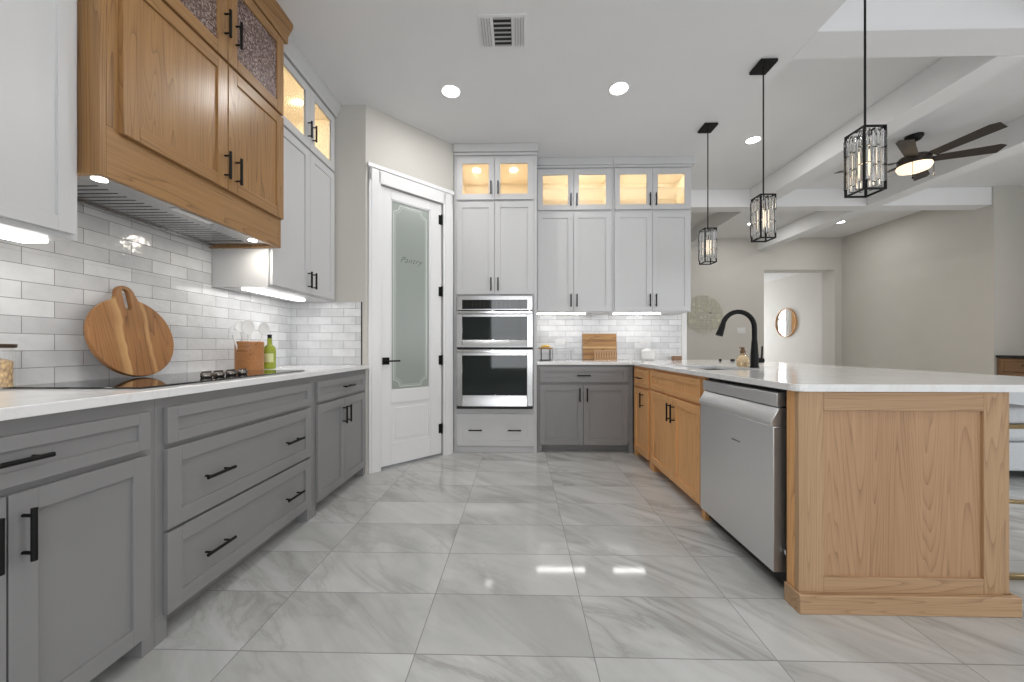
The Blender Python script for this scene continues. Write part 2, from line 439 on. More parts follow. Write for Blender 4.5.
def open_box(parent, name, x0, x1, y0, y1, z0, z1, mats, t=0.018, split=None):
    """hollow cabinet: shell (outside mats[0]) with a liner (inside mats[1])"""
    m = MB()
    m.box(x0, x0 + t, y0, y1, z0, z1); m.box(x1 - t, x1, y0, y1, z0, z1)
    m.box(x0 + t, x1 - t, y0, y1, z0, z0 + t); m.box(x0 + t, x1 - t, y0, y1, z1 - t, z1); m.box(x0 + t, x1 - t, y1 - t, y1, z0 + t, z1 - t)
    ff = 0.045
    m.box(x0 + t, x0 + ff, y0, y0 + 0.012, z0 + t, z1 - t); m.box(x1 - ff, x1 - t, y0, y0 + 0.012, z0 + t, z1 - t)
    m.box(x0 + ff, x1 - ff, y0, y0 + 0.012, z0 + t, z0 + ff); m.box(x0 + ff, x1 - ff, y0, y0 + 0.012, z1 - ff, z1 - t)
    if split: m.box(split - 0.02, split + 0.02, y0, y0 + 0.012, z0 + ff, z1 - ff)
    o = m.build(name, mats[0], parent, 0.001)
    l = MB(); e = 0.002; a0, a1, b0, b1, c0, c1 = x0 + t, x1 - t, y0 + 0.012, y1 - t, z0 + t, z1 - t
    l.box(a0, a0 + e, b0, b1, c0, c1); l.box(a1 - e, a1, b0, b1, c0, c1); l.box(a0, a1, b0, b1, c0, c0 + e); l.box(a0, a1, b0, b1, c1 - e, c1); l.box(a0, a1, b1 - e, b1, c0, c1)
    l.build('interior_liner', mats[1], o)
    return o

# ------------------------------------------------------------------ the setting
CZ, LZ = 3.11, 3.37          # kitchen ceiling, living-room coffer ceiling
XL, XR, YF, YR = -1.94, 6.77, 7.85, -3.6
struct(box('floor', FLOOR, None, -2.1, 9.0, -3.8, 12.3, -0.1, 0.0), 'glossy pale gray marble-look tile floor')
struct(box('ceiling', CEIL, None, -2.1, 1.92, -3.8, 4.48, CZ, 3.5), 'flat white kitchen ceiling')
struct(box('ceiling', CEIL, None, 1.92, 7.8, -3.8, 8.1, LZ, 3.5), 'higher white living room ceiling between beams')
struct(box('wall_left', WALL, None, -2.09, XL, -3.8, 3.3, 0, CZ), 'greige left kitchen wall')
struct(box('wall_return', WALL, None, XL, -1.30, 3.055, 3.15, 0, CZ), 'short greige wall at the left counter end')
struct(box('wall_back', WALL, None, -2.0, 1.90, 4.335, 4.48, 0, CZ), 'back kitchen wall')
struct(box('wall_back_end', TRIM, None, 1.90, 1.955, 4.335, 4.48, 0, CZ), 'white painted end of the back kitchen wall')

# angled pantry wall (45 degrees), door opening s 0.127..0.76
PANTRY = (-1.30, 3.055, 0); A45 = PI / 4
pw = MB()
pw.box(0.0, 0.127, 0.0, 0.10, 0, CZ); pw.box(0.76, 0.888, 0.0, 0.10, 0, CZ); pw.box(0.127, 0.76, 0.0, 0.10, 2.48, CZ)
o = pw.build('wall_pantry', WALL); o.location = PANTRY; o.rotation_euler = (0, 0, A45); struct(o, 'greige angled wall around the pantry door')
cs = MB()
for a, b in ((0.022, 0.127), (0.76, 0.872)):
    cs.box(a, b, -0.018, -0.0005, 0, 2.59); cs.box(a + 0.02, b - 0.02, -0.023, -0.018, 0, 2.585)
cs.box(0.022, 0.872, -0.018, -0.0005, 2.48, 2.595); cs.box(0.012, 0.882, -0.026, -0.0005, 2.595, 2.63)
cs.box(0.122, 0.127, -0.0005, 0.09, 0, 2.48); cs.box(0.76, 0.764, -0.0005, 0.09, 0, 2.48)
o = cs.build('trim_1', TRIM, None, 0.003); o.location = PANTRY; o.rotation_euler = (0, 0, A45); struct(o, 'white casing around the pantry door')

# pantry door
pd = MB()
D0, D1, DY0, DY1 = 0.131, 0.756, 0.012, 0.047
pd.box(D0, 0.229, DY0, DY1, 0.022, 2.475); pd.box(0.628, D1, DY0, DY1, 0.022, 2.475)
pd.box(0.229, 0.628, DY0, DY1, 0.022, 0.20); pd.box(0.229, 0.628, DY0, DY1, 0.57, 0.68); pd.box(0.229, 0.628, DY0, DY1, 2.385, 2.475)
pd.box(0.229, 0.628, DY0 + 0.012, DY1 - 0.01, 0.20, 0.57); pd.box(0.275, 0.582, DY0 + 0.005, DY1 - 0.008, 0.246, 0.524)
for (a, b, c, d) in ((0.229, 0.240, 0.68, 2.385), (0.617, 0.628, 0.68, 2.385), (0.24, 0.617, 0.68, 0.691), (0.24, 0.617, 2.374, 2.385),
                     (0.229, 0.241, 0.20, 0.57), (0.616, 0.628, 0.20, 0.57), (0.241, 0.616, 0.20, 0.212), (0.241, 0.616, 0.558, 0.57)):
    pd.box(a, b, DY0 + 0.004, DY0 + 0.016, c, d)
door = pd.build('door_1', TRIM, None, 0.002); door.location = PANTRY; door.rotation_euler = (0, 0, A45)
struct(door, 'white pantry door with a tall frosted glass pane'); 
pane = box('frosted_pane', FROST, door, 0.2405, 0.6165, DY0 + 0.014, DY0 + 0.02, 0.6915, 2.3735)
et = MB()
def eline(p, q, w=0.004):
    (x0, z0), (x1, z1) = p, q
    dx, dz = x1 - x0, z1 - z0; L = math.hypot(dx, dz); nx, nz = -dz / L * w / 2, dx / L * w / 2
    y = DY0 + 0.0135; b = len(et.v)
    for yy in (y - 0.0006, y):
        et.v.extend([(x0 + nx, yy, z0 + nz), (x1 + nx, yy, z1 + nz), (x1 - nx, yy, z1 - nz), (x0 - nx, yy, z0 - nz)])
    for q4 in ((0, 1, 2, 3), (4, 5, 6, 7), (0, 1, 5, 4), (1, 2, 6, 5), (2, 3, 7, 6), (3, 0, 4, 7)): et.face([b + i for i in q4])
for ins, wd in ((0.022, 0.007), (0.036, 0.003)):
    a0, a1, c0, c1, n = 0.2405 + ins, 0.6165 - ins, 0.6915 + ins, 2.3735 - ins, 0.06
    def arc(cx, cz, a, b): return [(cx + n * math.cos(math.radians(a + (b - a) * i / 8)), cz + n * math.sin(math.radians(a + (b - a) * i / 8))) for i in range(9)]
    loop = arc(a0, c0, 90, 0) + arc(a1, c0, 180, 90) + arc(a1, c1, 270, 180) + arc(a0, c1, 0, -90)
    for p, q in zip(loop, loop[1:] + loop[:1]): eline(p, q, wd)
et.build('etched_border', ETCH, pane)
tx = bpy.data.curves.new('etched_lettering', 'FONT'); tx.body = 'Pantry'; tx.size = 0.074; tx.shear = 0.5; tx.align_x = 'CENTER'; tx.extrude = 0.0004; tx.space_character = 1.12
tx.materials.append(LETTER)
to = bpy.data.objects.new('etched_lettering', tx); COL.objects.link(to); to.parent = pane
to.location = (0.43, DY0 + 0.0128, 1.845); to.rotation_euler = (PI / 2, 0, 0)
for hz in (2.32, 1.615, 0.942, 0.27):
    MB().rod((0.7475, -0.006, hz - 0.05), (0.7475, -0.006, hz + 0.05), 0.0085, 10).box(0.722, 0.7475, 0.003, 0.0118, hz - 0.045, hz + 0.045).build('hinge', BLACK, door)
hd = MB().box(0.150, 0.212, DY0 - 0.010, DY0, 0.915, 0.978)
hd.rod((0.181, DY0 - 0.009, 0.947), (0.181, DY0 - 0.05, 0.947), 0.009, 10).box(0.174, 0.292, DY0 - 0.058, DY0 - 0.046, 0.940, 0.954)
hd.build('door_handle', BLACK, door, 0.001)
struct(box('wall_pantry_inside', WALL, None, -1.35, -0.72, 3.85, 3.95, 0, CZ), 'inner pantry wall behind the frosted door')

# backsplash tile fields
def tiles(name, mat, loc, rz, x0, x1, z0, z1, th=0.009, label=None, holes=()):
    o = MB().box(x0, x1, -th, -0.0003, z0, z1).build(name, mat); o.location = loc; o.rotation_euler = (0, 0, rz)
    return struct(o, label)
tiles('trim_2', TILE_L, (XL, 0, 0), PI / 2, 0.3, 3.045, 0.921, 1.442, label='white glazed subway tile on the left wall')
tiles('trim_2', TILE_L, (XL, 0, 0), PI / 2, 1.267, 2.25, 1.4425, 1.80, label='white glazed subway tile under the oak hood')
tiles('trim_2', TILE_B, (0, 3.055, 0), 0, XL + 0.0095, -1.335, 0.921, 1.445, label='white glazed subway tile on the short return wall')
struct(box('trim_4', BLACK, None, -1.335, -1.329, 3.045, 3.0545, 0.921, 1.45), 'thin black metal tile edge on the return wall')
tiles('trim_2', TILE_B, (0, 4.335, 0), 0, 0.18, 1.885, 0.921, 1.45, label='white glazed subway tile on the back wall')

# living room shell
f = MB(); f.box(1.955, 5.155, YF, YF + 0.33, 0, LZ); f.box(6.625, XR + 0.23, YF, YF + 0.33, 0, LZ); f.box(5.155, 6.625, YF, YF + 0.33, 2.70, LZ)
struct(f.build('wall_far', WALL), 'greige far living room wall with a hall opening')
struct(box('wall_right', WALL, None, XR, 7.0, 5.38, YF, 0, LZ), 'greige right living room wall')
struct(box('wall_right_return', WALL, None, 7.0, 7.72, 5.38, 5.5, 0, LZ), 'shaded greige wall behind the wooden sideboard')
struct(box('wall_living_left', WALL, None, 1.90, 1.955, 4.48, YF, 0, LZ), 'living room side of the kitchen wall')
k = MB()      # alcove wall with its window opening
k.box(7.6, 7.72, -3.6, 0.2, 0, LZ); k.box(7.6, 7.72, 3.0, 5.38, 0, LZ); k.box(7.6, 7.72, 0.2, 3.0, 0, 0.42); k.box(7.6, 7.72, 0.2, 3.0, 2.58, LZ)
struct(k.build('wall_alcove', WALL), 'right wall of the living room alcove')
r = MB(); xs = [-2.09, -0.9, 0.9, 1.7, 3.5, 4.3, 6.1, 7.72]
for i in range(0, 8, 2): r.box(xs[i], xs[i + 1], YR - 0.12, YR, 0, LZ)
for i in range(1, 7, 2): r.box(xs[i], xs[i + 1], YR - 0.12, YR, 0, 0.42); r.box(xs[i], xs[i + 1], YR - 0.12, YR, 2.58, LZ)
struct(r.build('wall_rear', WALL), 'rear wall with three windows')
for i, wx in enumerate((0.0, 2.6, 5.2)):  # windows behind the camera, added to let light into the room
    w = MB(); 
    for a, b in ((-0.9, -0.84), (-0.03, 0.03), (0.84, 0.9)): w.box(wx + a, wx + b, YR - 0.09, YR - 0.02, 0.42, 2.58)
    for a, b in ((0.42, 0.48), (1.47, 1.53), (2.52, 2.58)): w.box(wx - 0.84, wx + 0.84, YR - 0.085, YR - 0.025, a, b)
    struct(w.build('window_%d' % (i + 1), TRIM), 'white framed window in the rear wall')
w = MB()
for a, b in ((0.2, 0.27), (1.57, 1.63), (2.93, 3.0)): w.box(7.62, 7.69, a, b, 0.42, 2.58)
for a, b in ((0.42, 0.49), (2.51, 2.58)): w.box(7.63, 7.68, 0.27, 2.93, a, b)
struct(w.build('window_4', TRIM), 'white framed window in the alcove wall')
# hall beyond the opening
struct(box('wall_hall_right', HALLW, None, 6.95, 7.05, YF + 0.33, 12.2, 0, 2.9), 'pale hall wall carrying the round mirror')
struct(box('wall_hall_left', HALLW, None, 4.3, 4.4, YF + 0.33, 12.2, 0, 2.9), 'left hall wall')
h = MB(); h.box(4.4, 4.5, 12.0, 12.12, 0, 2.9); h.box(5.12, 5.22, 12.0, 12.12, 0, 2.9); h.box(4.5, 5.12, 12.0, 12.12, 2.3, 2.9); h.box(6.4, 6.95, 12.0, 12.12, 0, 2.9); h.box(5.22, 6.4, 12.0, 12.12, 0, 0.4); h.box(5.22, 6.4, 12.0, 12.12, 2.6, 2.9)
struct(h.build('wall_hall_end', HALLW), 'end wall of the hall with its window')
d2 = MB(); d2.box(4.5, 4.62, 12.03, 12.08, 0, 2.3); d2.box(5.0, 5.12, 12.03, 12.08, 0, 2.3); d2.box(4.62, 5.0, 12.03, 12.08, 0, 0.2); d2.box(4.62, 5.0, 12.03, 12.08, 2.15, 2.3); d2.box(4.62, 5.0, 12.05, 12.07, 0.2, 2.15)
struct(d2.build('door_2', OAKS['z']), 'oak door at the hall end, seen in the mirror')
w = MB()
for a, b in ((5.22, 5.28), (5.49, 5.54), (6.34, 6.4)): w.box(a, b, 12.03, 12.09, 0.4, 2.6)
for a, b in ((0.4, 0.46), (1.95, 2.0), (2.54, 2.6)): w.box(5.28, 6.34, 12.035, 12.085, a, b)
struct(w.build('window_5', TRIM), 'white framed window at the hall end')
struct(box('ceiling', CEIL, None, 4.3, 7.05, YF + 0.33, 12.2, 2.9, 3.0), 'hall ceiling')
# coffer beams, flush with the kitchen ceiling
for (a, b) in ((2.41, 2.64), (5.40, 5.60)):
    o = MB().box(1.921, XR - 0.001 if a > 5 else 7.599, a, b, CZ, LZ - 0.0005).build('trim_5', CEIL, None, 0.004); struct(o, 'white ceiling beam running across the living room')
for (a, b) in ((3.35, 3.57), (5.01, 5.23)):
    for (c, d) in ((-3.59, 2.409), (2.641, 5.399), (5.601, YF - 0.001)):
        struct(box('trim_6', CEIL, None, a, b, c, d, CZ, LZ - 0.0005, bev=0.004), 'white ceiling beam running away from the camera')
b = MB(); b.box(1.956, 5.155, YF - 0.015, YF - 0.0005, 0, 0.13); b.box(6.625, XR - 0.016, YF - 0.015, YF - 0.0005, 0, 0.13)
struct(b.build('baseboard_far', TRIM, None, 0.003))
struct(box('baseboard_right', TRIM, None, XR - 0.015, XR - 0.0005, 5.39, YF - 0.016, 0, 0.13, bev=0.003))

# ------------------------------------------------------------------ left base run (faces +X)
FX = -1.30
L90 = PI / 2
def left_base(y0, y1, label):
    t = thing('base_cabinet', label, 'cabinet', (FX, y0, 0), L90, 'gray base cabinets')
    return t, y1 - y0
t, w = left_base(0.53, 1.275, 'gray base cabinet nearest the camera at the left edge, under the pasta jar')
carcass(t, w, 0.63, 0, 0.888, GRAY)
d = shaker(t, 'drawer', 0.03, 0.712, 0.717, 0.846, G3, fw=0.038); pull(d, 0.357, 0.783, False, L=0.135)
d = shaker(t, 'door', 0.03, 0.355, 0.075, 0.697, G3); pull(d, 0.324, 0.588)
d = shaker(t, 'door', 0.359, 0.712, 0.075, 0.697, G3); pull(d, 0.385, 0.588)
t, w = left_base(1.2755, 2.255, 'wide gray base cabinet with two deep drawers under the black cooktop')
carcass(t, w, 0.63, 0, 0.888, GRAY)
DX0, DX1 = 0.028, 0.945
shaker(t, 'false_drawer_front', DX0, DX1, 0.717, 0.85, G3, fw=0.042)
for a, b, hz in ((0.405, 0.698, 0.545), (0.095, 0.392, 0.235)):
    d = shaker(t, 'drawer', DX0, DX1, a, b, G3)
    pull(d, 0.236, hz, False, L=0.142); pull(d, 0.75, hz, False, L=0.142)
t, w = left_base(2.2555, 3.05, 'gray base cabinet with one drawer and double doors beside the pantry')
carcass(t, w, 0.63, 0, 0.888, GRAY)
d = shaker(t, 'drawer', 0.04, 0.752, 0.72, 0.848, G3, fw=0.042); pull(d, 0.42, 0.785, False, L=0.15)
d = shaker(t, 'door', 0.04, 0.394, 0.085, 0.70, G3); pull(d, 0.366, 0.582, L=0.125)
d = shaker(t, 'door', 0.398, 0.752, 0.085, 0.70, G3); pull(d, 0.430, 0.582, L=0.125)

ct = MB().box(XL + 0.001, -1.268, 0.50, 3.054, 0.8885, 0.92)
tag(ct.build('countertop', QUARTZ, None, 0.003, 2), 'white quartz countertop on the left gray base cabinets', 'countertop')

# cooktop
t = thing('cooktop', 'black glass cooktop set into the left white countertop', 'cooktop', (-1.60, 1.765, 0.9205))
g = box('glass_surface', BLACKG, t, -0.255, 0.255, -0.495, 0.495, 0, 0.006, bev=0.002)
for i, yy in enumerate((-0.092, -0.022, 0.053, 0.128)):
    k = MB().lathe([(0.021, 0.0065), (0.023, 0.011), (0.023, 0.026), (0.020, 0.030), (0.0, 0.030)], (0.14, yy, 0), 20)
    k.box(0.135, 0.145, yy - 0.021, yy + 0.021, 0.029, 0.036)
    k.build('knob', KNOBM, t)

# round board
t = thing('cutting_board', 'round acacia cutting board with a loop handle leaning on the tile', 'cutting board', (-1.808, 1.704, 0.9275), L90)
def round_board():
    R = 0.190; cz = R
    outer = []
    hw, top = 0.042, 2 * R + 0.062
    a0 = math.asin((hw + 0.012) / R)
    for i in range(61):
        a = PI / 2 + a0 + (2 * PI - 2 * a0) * i / 60
        outer.append((R * math.cos(a), cz + R * math.sin(a)))
    outer += [(hw, top - 0.04)]
    for i in range(1, 12): outer.append((hw * math.cos(PI * i / 12), top - 0.04 + 0.04 * math.sin(PI * i / 12)))
    outer += [(-hw, top - 0.04)]
    hole = []
    for i in range(9): hole.append((0.014 * math.cos(PI * i / 8), 2 * R + 0.030 + 0.014 * math.sin(PI * i / 8)))
    for i in range(9): hole.append((0.014 * math.cos(PI + PI * i / 8), 2 * R - 0.04 + 0.014 * math.sin(PI + PI * i / 8)))
    bm = bmesh.new()
    def loop(pts):
        vs = [bm.verts.new((x, 0, z)) for x, z in pts]
        return [bm.edges.new((vs[i], vs[(i + 1) % len(vs)])) for i in range(len(vs))]
    e = loop(outer) + loop(hole)
    bmesh.ops.triangle_fill(bm, use_beauty=True, use_dissolve=False, edges=e)
    ex = bmesh.ops.extrude_face_region(bm, geom=bm.faces[:])
    bmesh.ops.translate(bm, verts=[g for g in ex['geom'] if isinstance(g, bmesh.types.BMVert)], vec=(0, -0.02, 0))
    bmesh.ops.recalc_face_normals(bm, faces=bm.faces)
    me = bpy.data.meshes.new('board'); bm.to_mesh(me); bm.free(); me.materials.append(ACAC)
    o = bpy.data.objects.new('board', me); COL.objects.link(o); o.parent = t
    b = o.modifiers.new('bevel', 'BEVEL'); b.width = 0.003; b.segments = 2; b.limit_method = 'ANGLE'; b.angle_limit = math.radians(60)
    o.rotation_euler = (math.radians(-13), 0, 0)
round_board()

# utensil crock with spoons, bottle, pasta jar
CK = (-1.775, 2.365, 0.9205)
t = thing('utensil_crock', 'reddish wooden utensil crock standing past the cooktop end', 'crock', CK)
MB().lathe([(0.078, 0), (0.08, 0.004), (0.08, 0.182), (0.076, 0.186), (0.070, 0.182), (0.068, 0.02), (0.0, 0.02)], n=40).build('crock', ACACX, t)
def spoon(dx, dy, lx, ly, h, r, kind, label):
    t = thing('spoon', label, 'spoon', (CK[0] + dx, CK[1] + dy, CK[2] + 0.022), 0, 'white utensils in the crock')
    top = Vector((lx, ly, h))
    MB().ring_tube([(0, 0, 0), tuple(top * 0.5), tuple(top * 0.86)], [0.005, 0.006, 0.006], 8).build('spoon_handle', CERAM, t)
    b = MB()
    if kind == 'bowl':
        b.lathe([(0.0, -0.006), (r * 0.6, -0.004), (r, 0.004), (r * 0.93, 0.006), (r * 0.5, 0.0), (0, -0.001)], (0, 0, 0), 20, axis='x')
        b.v = [(p[0], p[1] * 0.82, p[2] * 1.2) for p in b.v]
    else:
        b.box(-0.003, 0.003, -r * 0.45, r * 0.45, -r, r)
    o = b.build('spoon_head', CERAM, t, 0.002 if kind != 'bowl' else 0)
    o.location = top; o.rotation_euler = (0, math.atan2(lx, h), -0.9)
spoon(-0.02, -0.03, -0.01, -0.085, 0.235, 0.018, 'flat', 'slim white spatula leaning left out of the wooden crock')
spoon(0.0, -0.005, 0.01, -0.02, 0.255, 0.043, 'bowl', 'round white spoon in the middle of the wooden crock')
spoon(0.02, 0.02, 0.02, 0.06, 0.25, 0.038, 'bowl', 'white spoon leaning right in front of the bottle neck')
spoon(-0.03, 0.01, -0.03, -0.01, 0.262, 0.034, 'bowl', 'white spoon rearmost in the wooden crock')
t = thing('oil_bottle', 'green glass oil bottle beside the wooden crock', 'bottle', (-1.735, 2.50, 0.9205))
MB().lathe([(0.036, 0), (0.038, 0.006), (0.038, 0.125), (0.033, 0.148), (0.016, 0.166), (0.014, 0.2), (0.015, 0.203), (0.015, 0.21), (0.0, 0.21)], n=28).build('bottle', GREENG, t)
MB().lathe([(0.013, 0.2105), (0.014, 0.235), (0.0, 0.237)], n=16).build('stopper', BLACK, t)
lb = MB(); n = 10
for i in range(n + 1):
    a = math.radians(-120 + 100 * i / n); lb.v += [(0.0386 * math.cos(a), 0.0386 * math.sin(a), 0.045), (0.0386 * math.cos(a), 0.0386 * math.sin(a), 0.105)]
for i in range(n): lb.face([2 * i, 2 * i + 2, 2 * i + 3, 2 * i + 1], 0, True)
lb.build('bottle_label', plain('cream_paper', (0.55, 0.56, 0.30), 0.7), t)
t = thing('pasta_jar', 'glass jar of dry pasta at the left edge of the photo', 'jar', (-1.868, 1.25, 0.9205))
MB().lathe([(0.052, 0), (0.055, 0.004), (0.055, 0.140), (0.052, 0.146), (0.049, 0.140), (0.050, 0.006), (0.0, 0.005)], n=36).build('jar_body', JARA, t)
MB().lathe([(0.0, 0.006), (0.0485, 0.0065), (0.0485, 0.098), (0.03, 0.108), (0.0, 0.104)], n=28).build('pasta', PASTA, t)['kind'] = 'stuff'
MB().lathe([(0.056, 0.1465), (0.058, 0.150), (0.058, 0.160), (0.0, 0.162)], n=36).build('jar_lid', plain('dark_wood_lid', (0.06, 0.035, 0.02), 0.4), t)

# ------------------------------------------------------------------ left wall uppers (face +X)
def upper_left(y0, y1, label):
    return thing('wall_cabinet', label, 'cabinet', (-1.57, y0, 0), L90, 'white wall cabinets'), y1 - y0
UD = 0.36
t, w = upper_left(0.50, 1.265, 'white wall cabinet in the top left corner, left of the oak hood')
box('carcass', WHITE, t, 0, w, 0, UD, 1.445, 3.02, bev=0.001)
d = shaker(t, 'door', 0.02, 0.375, 1.463, 2.51, W3); pull(d, 0.347, 1.56)
d = shaker(t, 'door', 0.38, 0.745, 1.463, 2.51, W3, fw=0.05); pull(d, 0.408, 1.56)
d = shaker(t, 'upper_door', 0.02, 0.375, 2.54, 2.99, W3); d = shaker(t, 'upper_door', 0.38, 0.745, 2.54, 2.99, W3)
MB().prism([(0.0, 3.0), (-0.03, 3.0), (-0.035, 3.03), (-0.06, 3.075), (-0.06, CZ - 0.001), (0.0, CZ - 0.001)], 'x', 0, w, 0).build('crown_molding', WHITE, t)
light_bar(t, 0.10, w - 0.025, 0.12, 1.445, 2.6, 0.045)
t, w = upper_left(2.2515, 3.05, 'white wall cabinet with two lit glass doors, right of the oak hood')
box('carcass', WHITE, t, 0, w, 0, UD, 1.445, 2.545, bev=0.001)
ob = open_box(t, 'lit_compartment', 0, w, 0, UD, 2.546, 3.0, (WHITE, TANIN), split=2.672 - 2.2515)
SPL = 2.672 - 2.2515
d = shaker(t, 'door', 0.010, SPL - 0.002, 1.463, 2.515, W3); pull(d, SPL - 0.03, 1.56, L=0.12)
d = shaker(t, 'door', SPL + 0.002, w - 0.022, 1.463, 2.515, W3); pull(d, SPL + 0.03, 1.56, L=0.12)
d = shaker(t, 'glass_door', 0.010, SPL - 0.002, 2.533, 2.985, W3, glassm=SEEDED); pull(d, SPL - 0.03, 2.66, L=0.12)
d = shaker(t, 'glass_door', SPL + 0.002, w - 0.022, 2.533, 2.985, W3, glassm=SEEDED); pull(d, SPL + 0.03, 2.66, L=0.12)
MB().prism([(0.0, 3.0), (-0.03, 3.0), (-0.035, 3.03), (-0.06, 3.075), (-0.06, CZ - 0.001), (0.05, CZ - 0.001), (0.05, 3.0)], 'x', 0, w, 0).build('crown_molding', WHITE, t)
light_bar(t, 0.03, w - 0.20, 0.16, 1.445, 5.2, 0.035)
for lx in (0.19, 0.56): area('cabinet_glow', (lx, 0.16, 2.975), (0, 0, 0), 0.06, 0.06, 1.5 * K_CAB, (1, 0.885, 0.70), 'DISK', parent=t)

# oak hood cabinet
t = thing('range_hood', 'honey oak hood cabinet above the cooktop', 'range hood', (-1.49, 1.266, 0), L90)
HW = 0.984; HB = 0.445
m = MB()
m.box(0, 0.02, 0, HB, 1.685, 2.995, 0); m.box(HW - 0.02, HW, 0, HB, 1.685, 2.995, 0)       # sides
m.box(0.02, HW - 0.02, 0, 0.02, 1.685, 1.872, 1)                                            # valance board
m.box(0.02, 0.075, 0, 0.02, 1.872, 2.995, 0); m.box(HW - 0.04, HW - 0.02, 0, 0.02, 1.872, 2.995, 0)
m.box(0.075, HW - 0.04, 0, 0.02, 2.49, 2.525, 1); m.box(0.075, HW - 0.04, 0, 0.02, 2.96, 2.995, 1)
m.box(0.075, HW - 0.04, 0.001, 0.02, 1.872, 1.89, 1)
m.box(0.02, HW - 0.02, 0.02, HB, 2.50, 2.518, 1); m.box(0.02, HW - 0.02, 0.02, HB, 2.977, 2.995, 1); m.box(0.02, HW - 0.02, HB - 0.012, HB, 1.72, 2.977, 0)
m.build('hood_body', [OAKH['z'], OAKH['x']], t, 0.0015)
hs = 0.547
for a, b, hx in ((0.060, hs - 0.002, hs - 0.022), (hs + 0.002, 0.981, hs + 0.05)):
    d = shaker(t, 'door', a, b, 1.862, 2.493, oak3(OAKH), fw=0.06, bev=0.002); pull(d, hx, 1.975)
    d = shaker(t, 'glass_door', a, b, 2.508, 2.975, oak3(OAKH), fw=0.06, glassm=HAMMER, bev=0.002); pull(d, hx, 2.68)
cr = MB().prism([(0.0, 2.985), (-0.022, 2.985), (-0.024, 3.03), (-0.055, 3.085), (-0.055, CZ - 0.001), (0.0, CZ - 0.001)], 'x', -0.0, HW + 0.035)
cr.prism([(HW, 2.985), (HW + 0.015, 2.985), (HW + 0.017, 3.03), (HW + 0.035, 3.085), (HW + 0.035, CZ - 0.001), (HW, CZ - 0.001)], 'y', 0.0, 0.07)
cr.build('crown_molding', OAKH['x'], t)
ins = MB().box(0.02, HW - 0.02, 0.02, 0.16, 1.700, 1.712).box(0.02, HW - 0.02, 0.40, HB - 0.013, 1.690, 1.712).box(0.02, 0.10, 0.16, 0.40, 1.700, 1.712).box(HW - 0.10, HW - 0.02, 0.16, 0.40, 1.70, 1.712)
hl = ins.build('hood_insert', STEEL, t, 0.001)
box('filter_recess', DARK, hl, 0.10, HW - 0.10, 0.16, 0.40, 1.722, 1.73)
bf = MB(); n = 22
for i in range(n):
    x = 0.105 + (HW - 0.21) * i / n
    bf.box(x, x + 0.027, 0.165, 0.395, 1.703, 1.711)
bf.build('baffle_filter', STEEL, hl)
MB().box(0.36, 0.56, 0.06, 0.10, 1.697, 1.6999).build('control_strip', STEELV, hl)
for x in (0.075, HW - 0.12):
    MB().lathe([(0.0, 1.697), (0.022, 1.697), (0.022, 1.6999)], (x, 0.09, 0), 20).build('puck_light', LAMPW, hl)
    area('puck_glow', (x, 0.09, 1.694), (0, 0, 0), 0.05, 0.05, 1.3, (1, 0.93, 0.82), 'DISK', parent=t)

# ------------------------------------------------------------------ oven tower (faces -Y)
t = thing('oven_tower', 'tall white cabinet tower holding the built-in ovens', 'cabinet', (-0.668, 3.70, 0))
TW = 0.838
m = MB()
m.box(0, 0.026, 0, 0.63, 0, 2.5499); m.box(TW - 0.036, TW, 0, 0.63, 0, 2.5499)
m.box(0.026, TW - 0.036, 0, 0.63, 1.588, 2.5499); m.box(0.026, TW - 0.036, 0, 0.63, 0.062, 0.452); m.box(0.026, TW - 0.036, 0.012, 0.06, 0.0, 0.0615)
m.box(0.026, TW - 0.036, 0.60, 0.63, 0.452, 1.588)
m.build('carcass', WHITE, t, 0.0015)
open_box(t, 'lit_compartment', 0, TW, 0, 0.63, 2.55, 3.005, (WHITE, TANIN), split=0.411)
sp = 0.411
d = shaker(t, 'door', 0.03, sp - 0.002, 1.602, 2.532, W3); pull(d, sp - 0.034, 1.70, L=0.13)
d = shaker(t, 'door', sp + 0.002, 0.802, 1.602, 2.532, W3); pull(d, sp + 0.037, 1.70, L=0.13)
d = shaker(t, 'glass_door', 0.03, sp - 0.002, 2.556, 2.976, W3, glassm=SEEDED); pull(d, sp - 0.034, 2.666, L=0.13)
d = shaker(t, 'glass_door', sp + 0.002, 0.802, 2.556, 2.976, W3, glassm=SEEDED); pull(d, sp + 0.037, 2.666, L=0.13)
d = shaker(t, 'drawer', 0.03, 0.805, 0.075, 0.395, W3); pull(d, 0.22, 0.235, False); pull(d, 0.613, 0.235, False)
MB().box(-0.001, TW, -0.02, 0.2, 3.005, 3.03).box(-0.002, TW + 0.012, -0.045, 0.2, 3.03, CZ - 0.001).build('crown_molding', WHITE, t, 0.003)
for lx in (0.2, 0.6): area('cabinet_glow', (lx, 0.25, 2.98), (0, 0, 0), 0.08, 0.08, 1.15 * K_CAB, (1, 0.88, 0.71), 'DISK', parent=t)

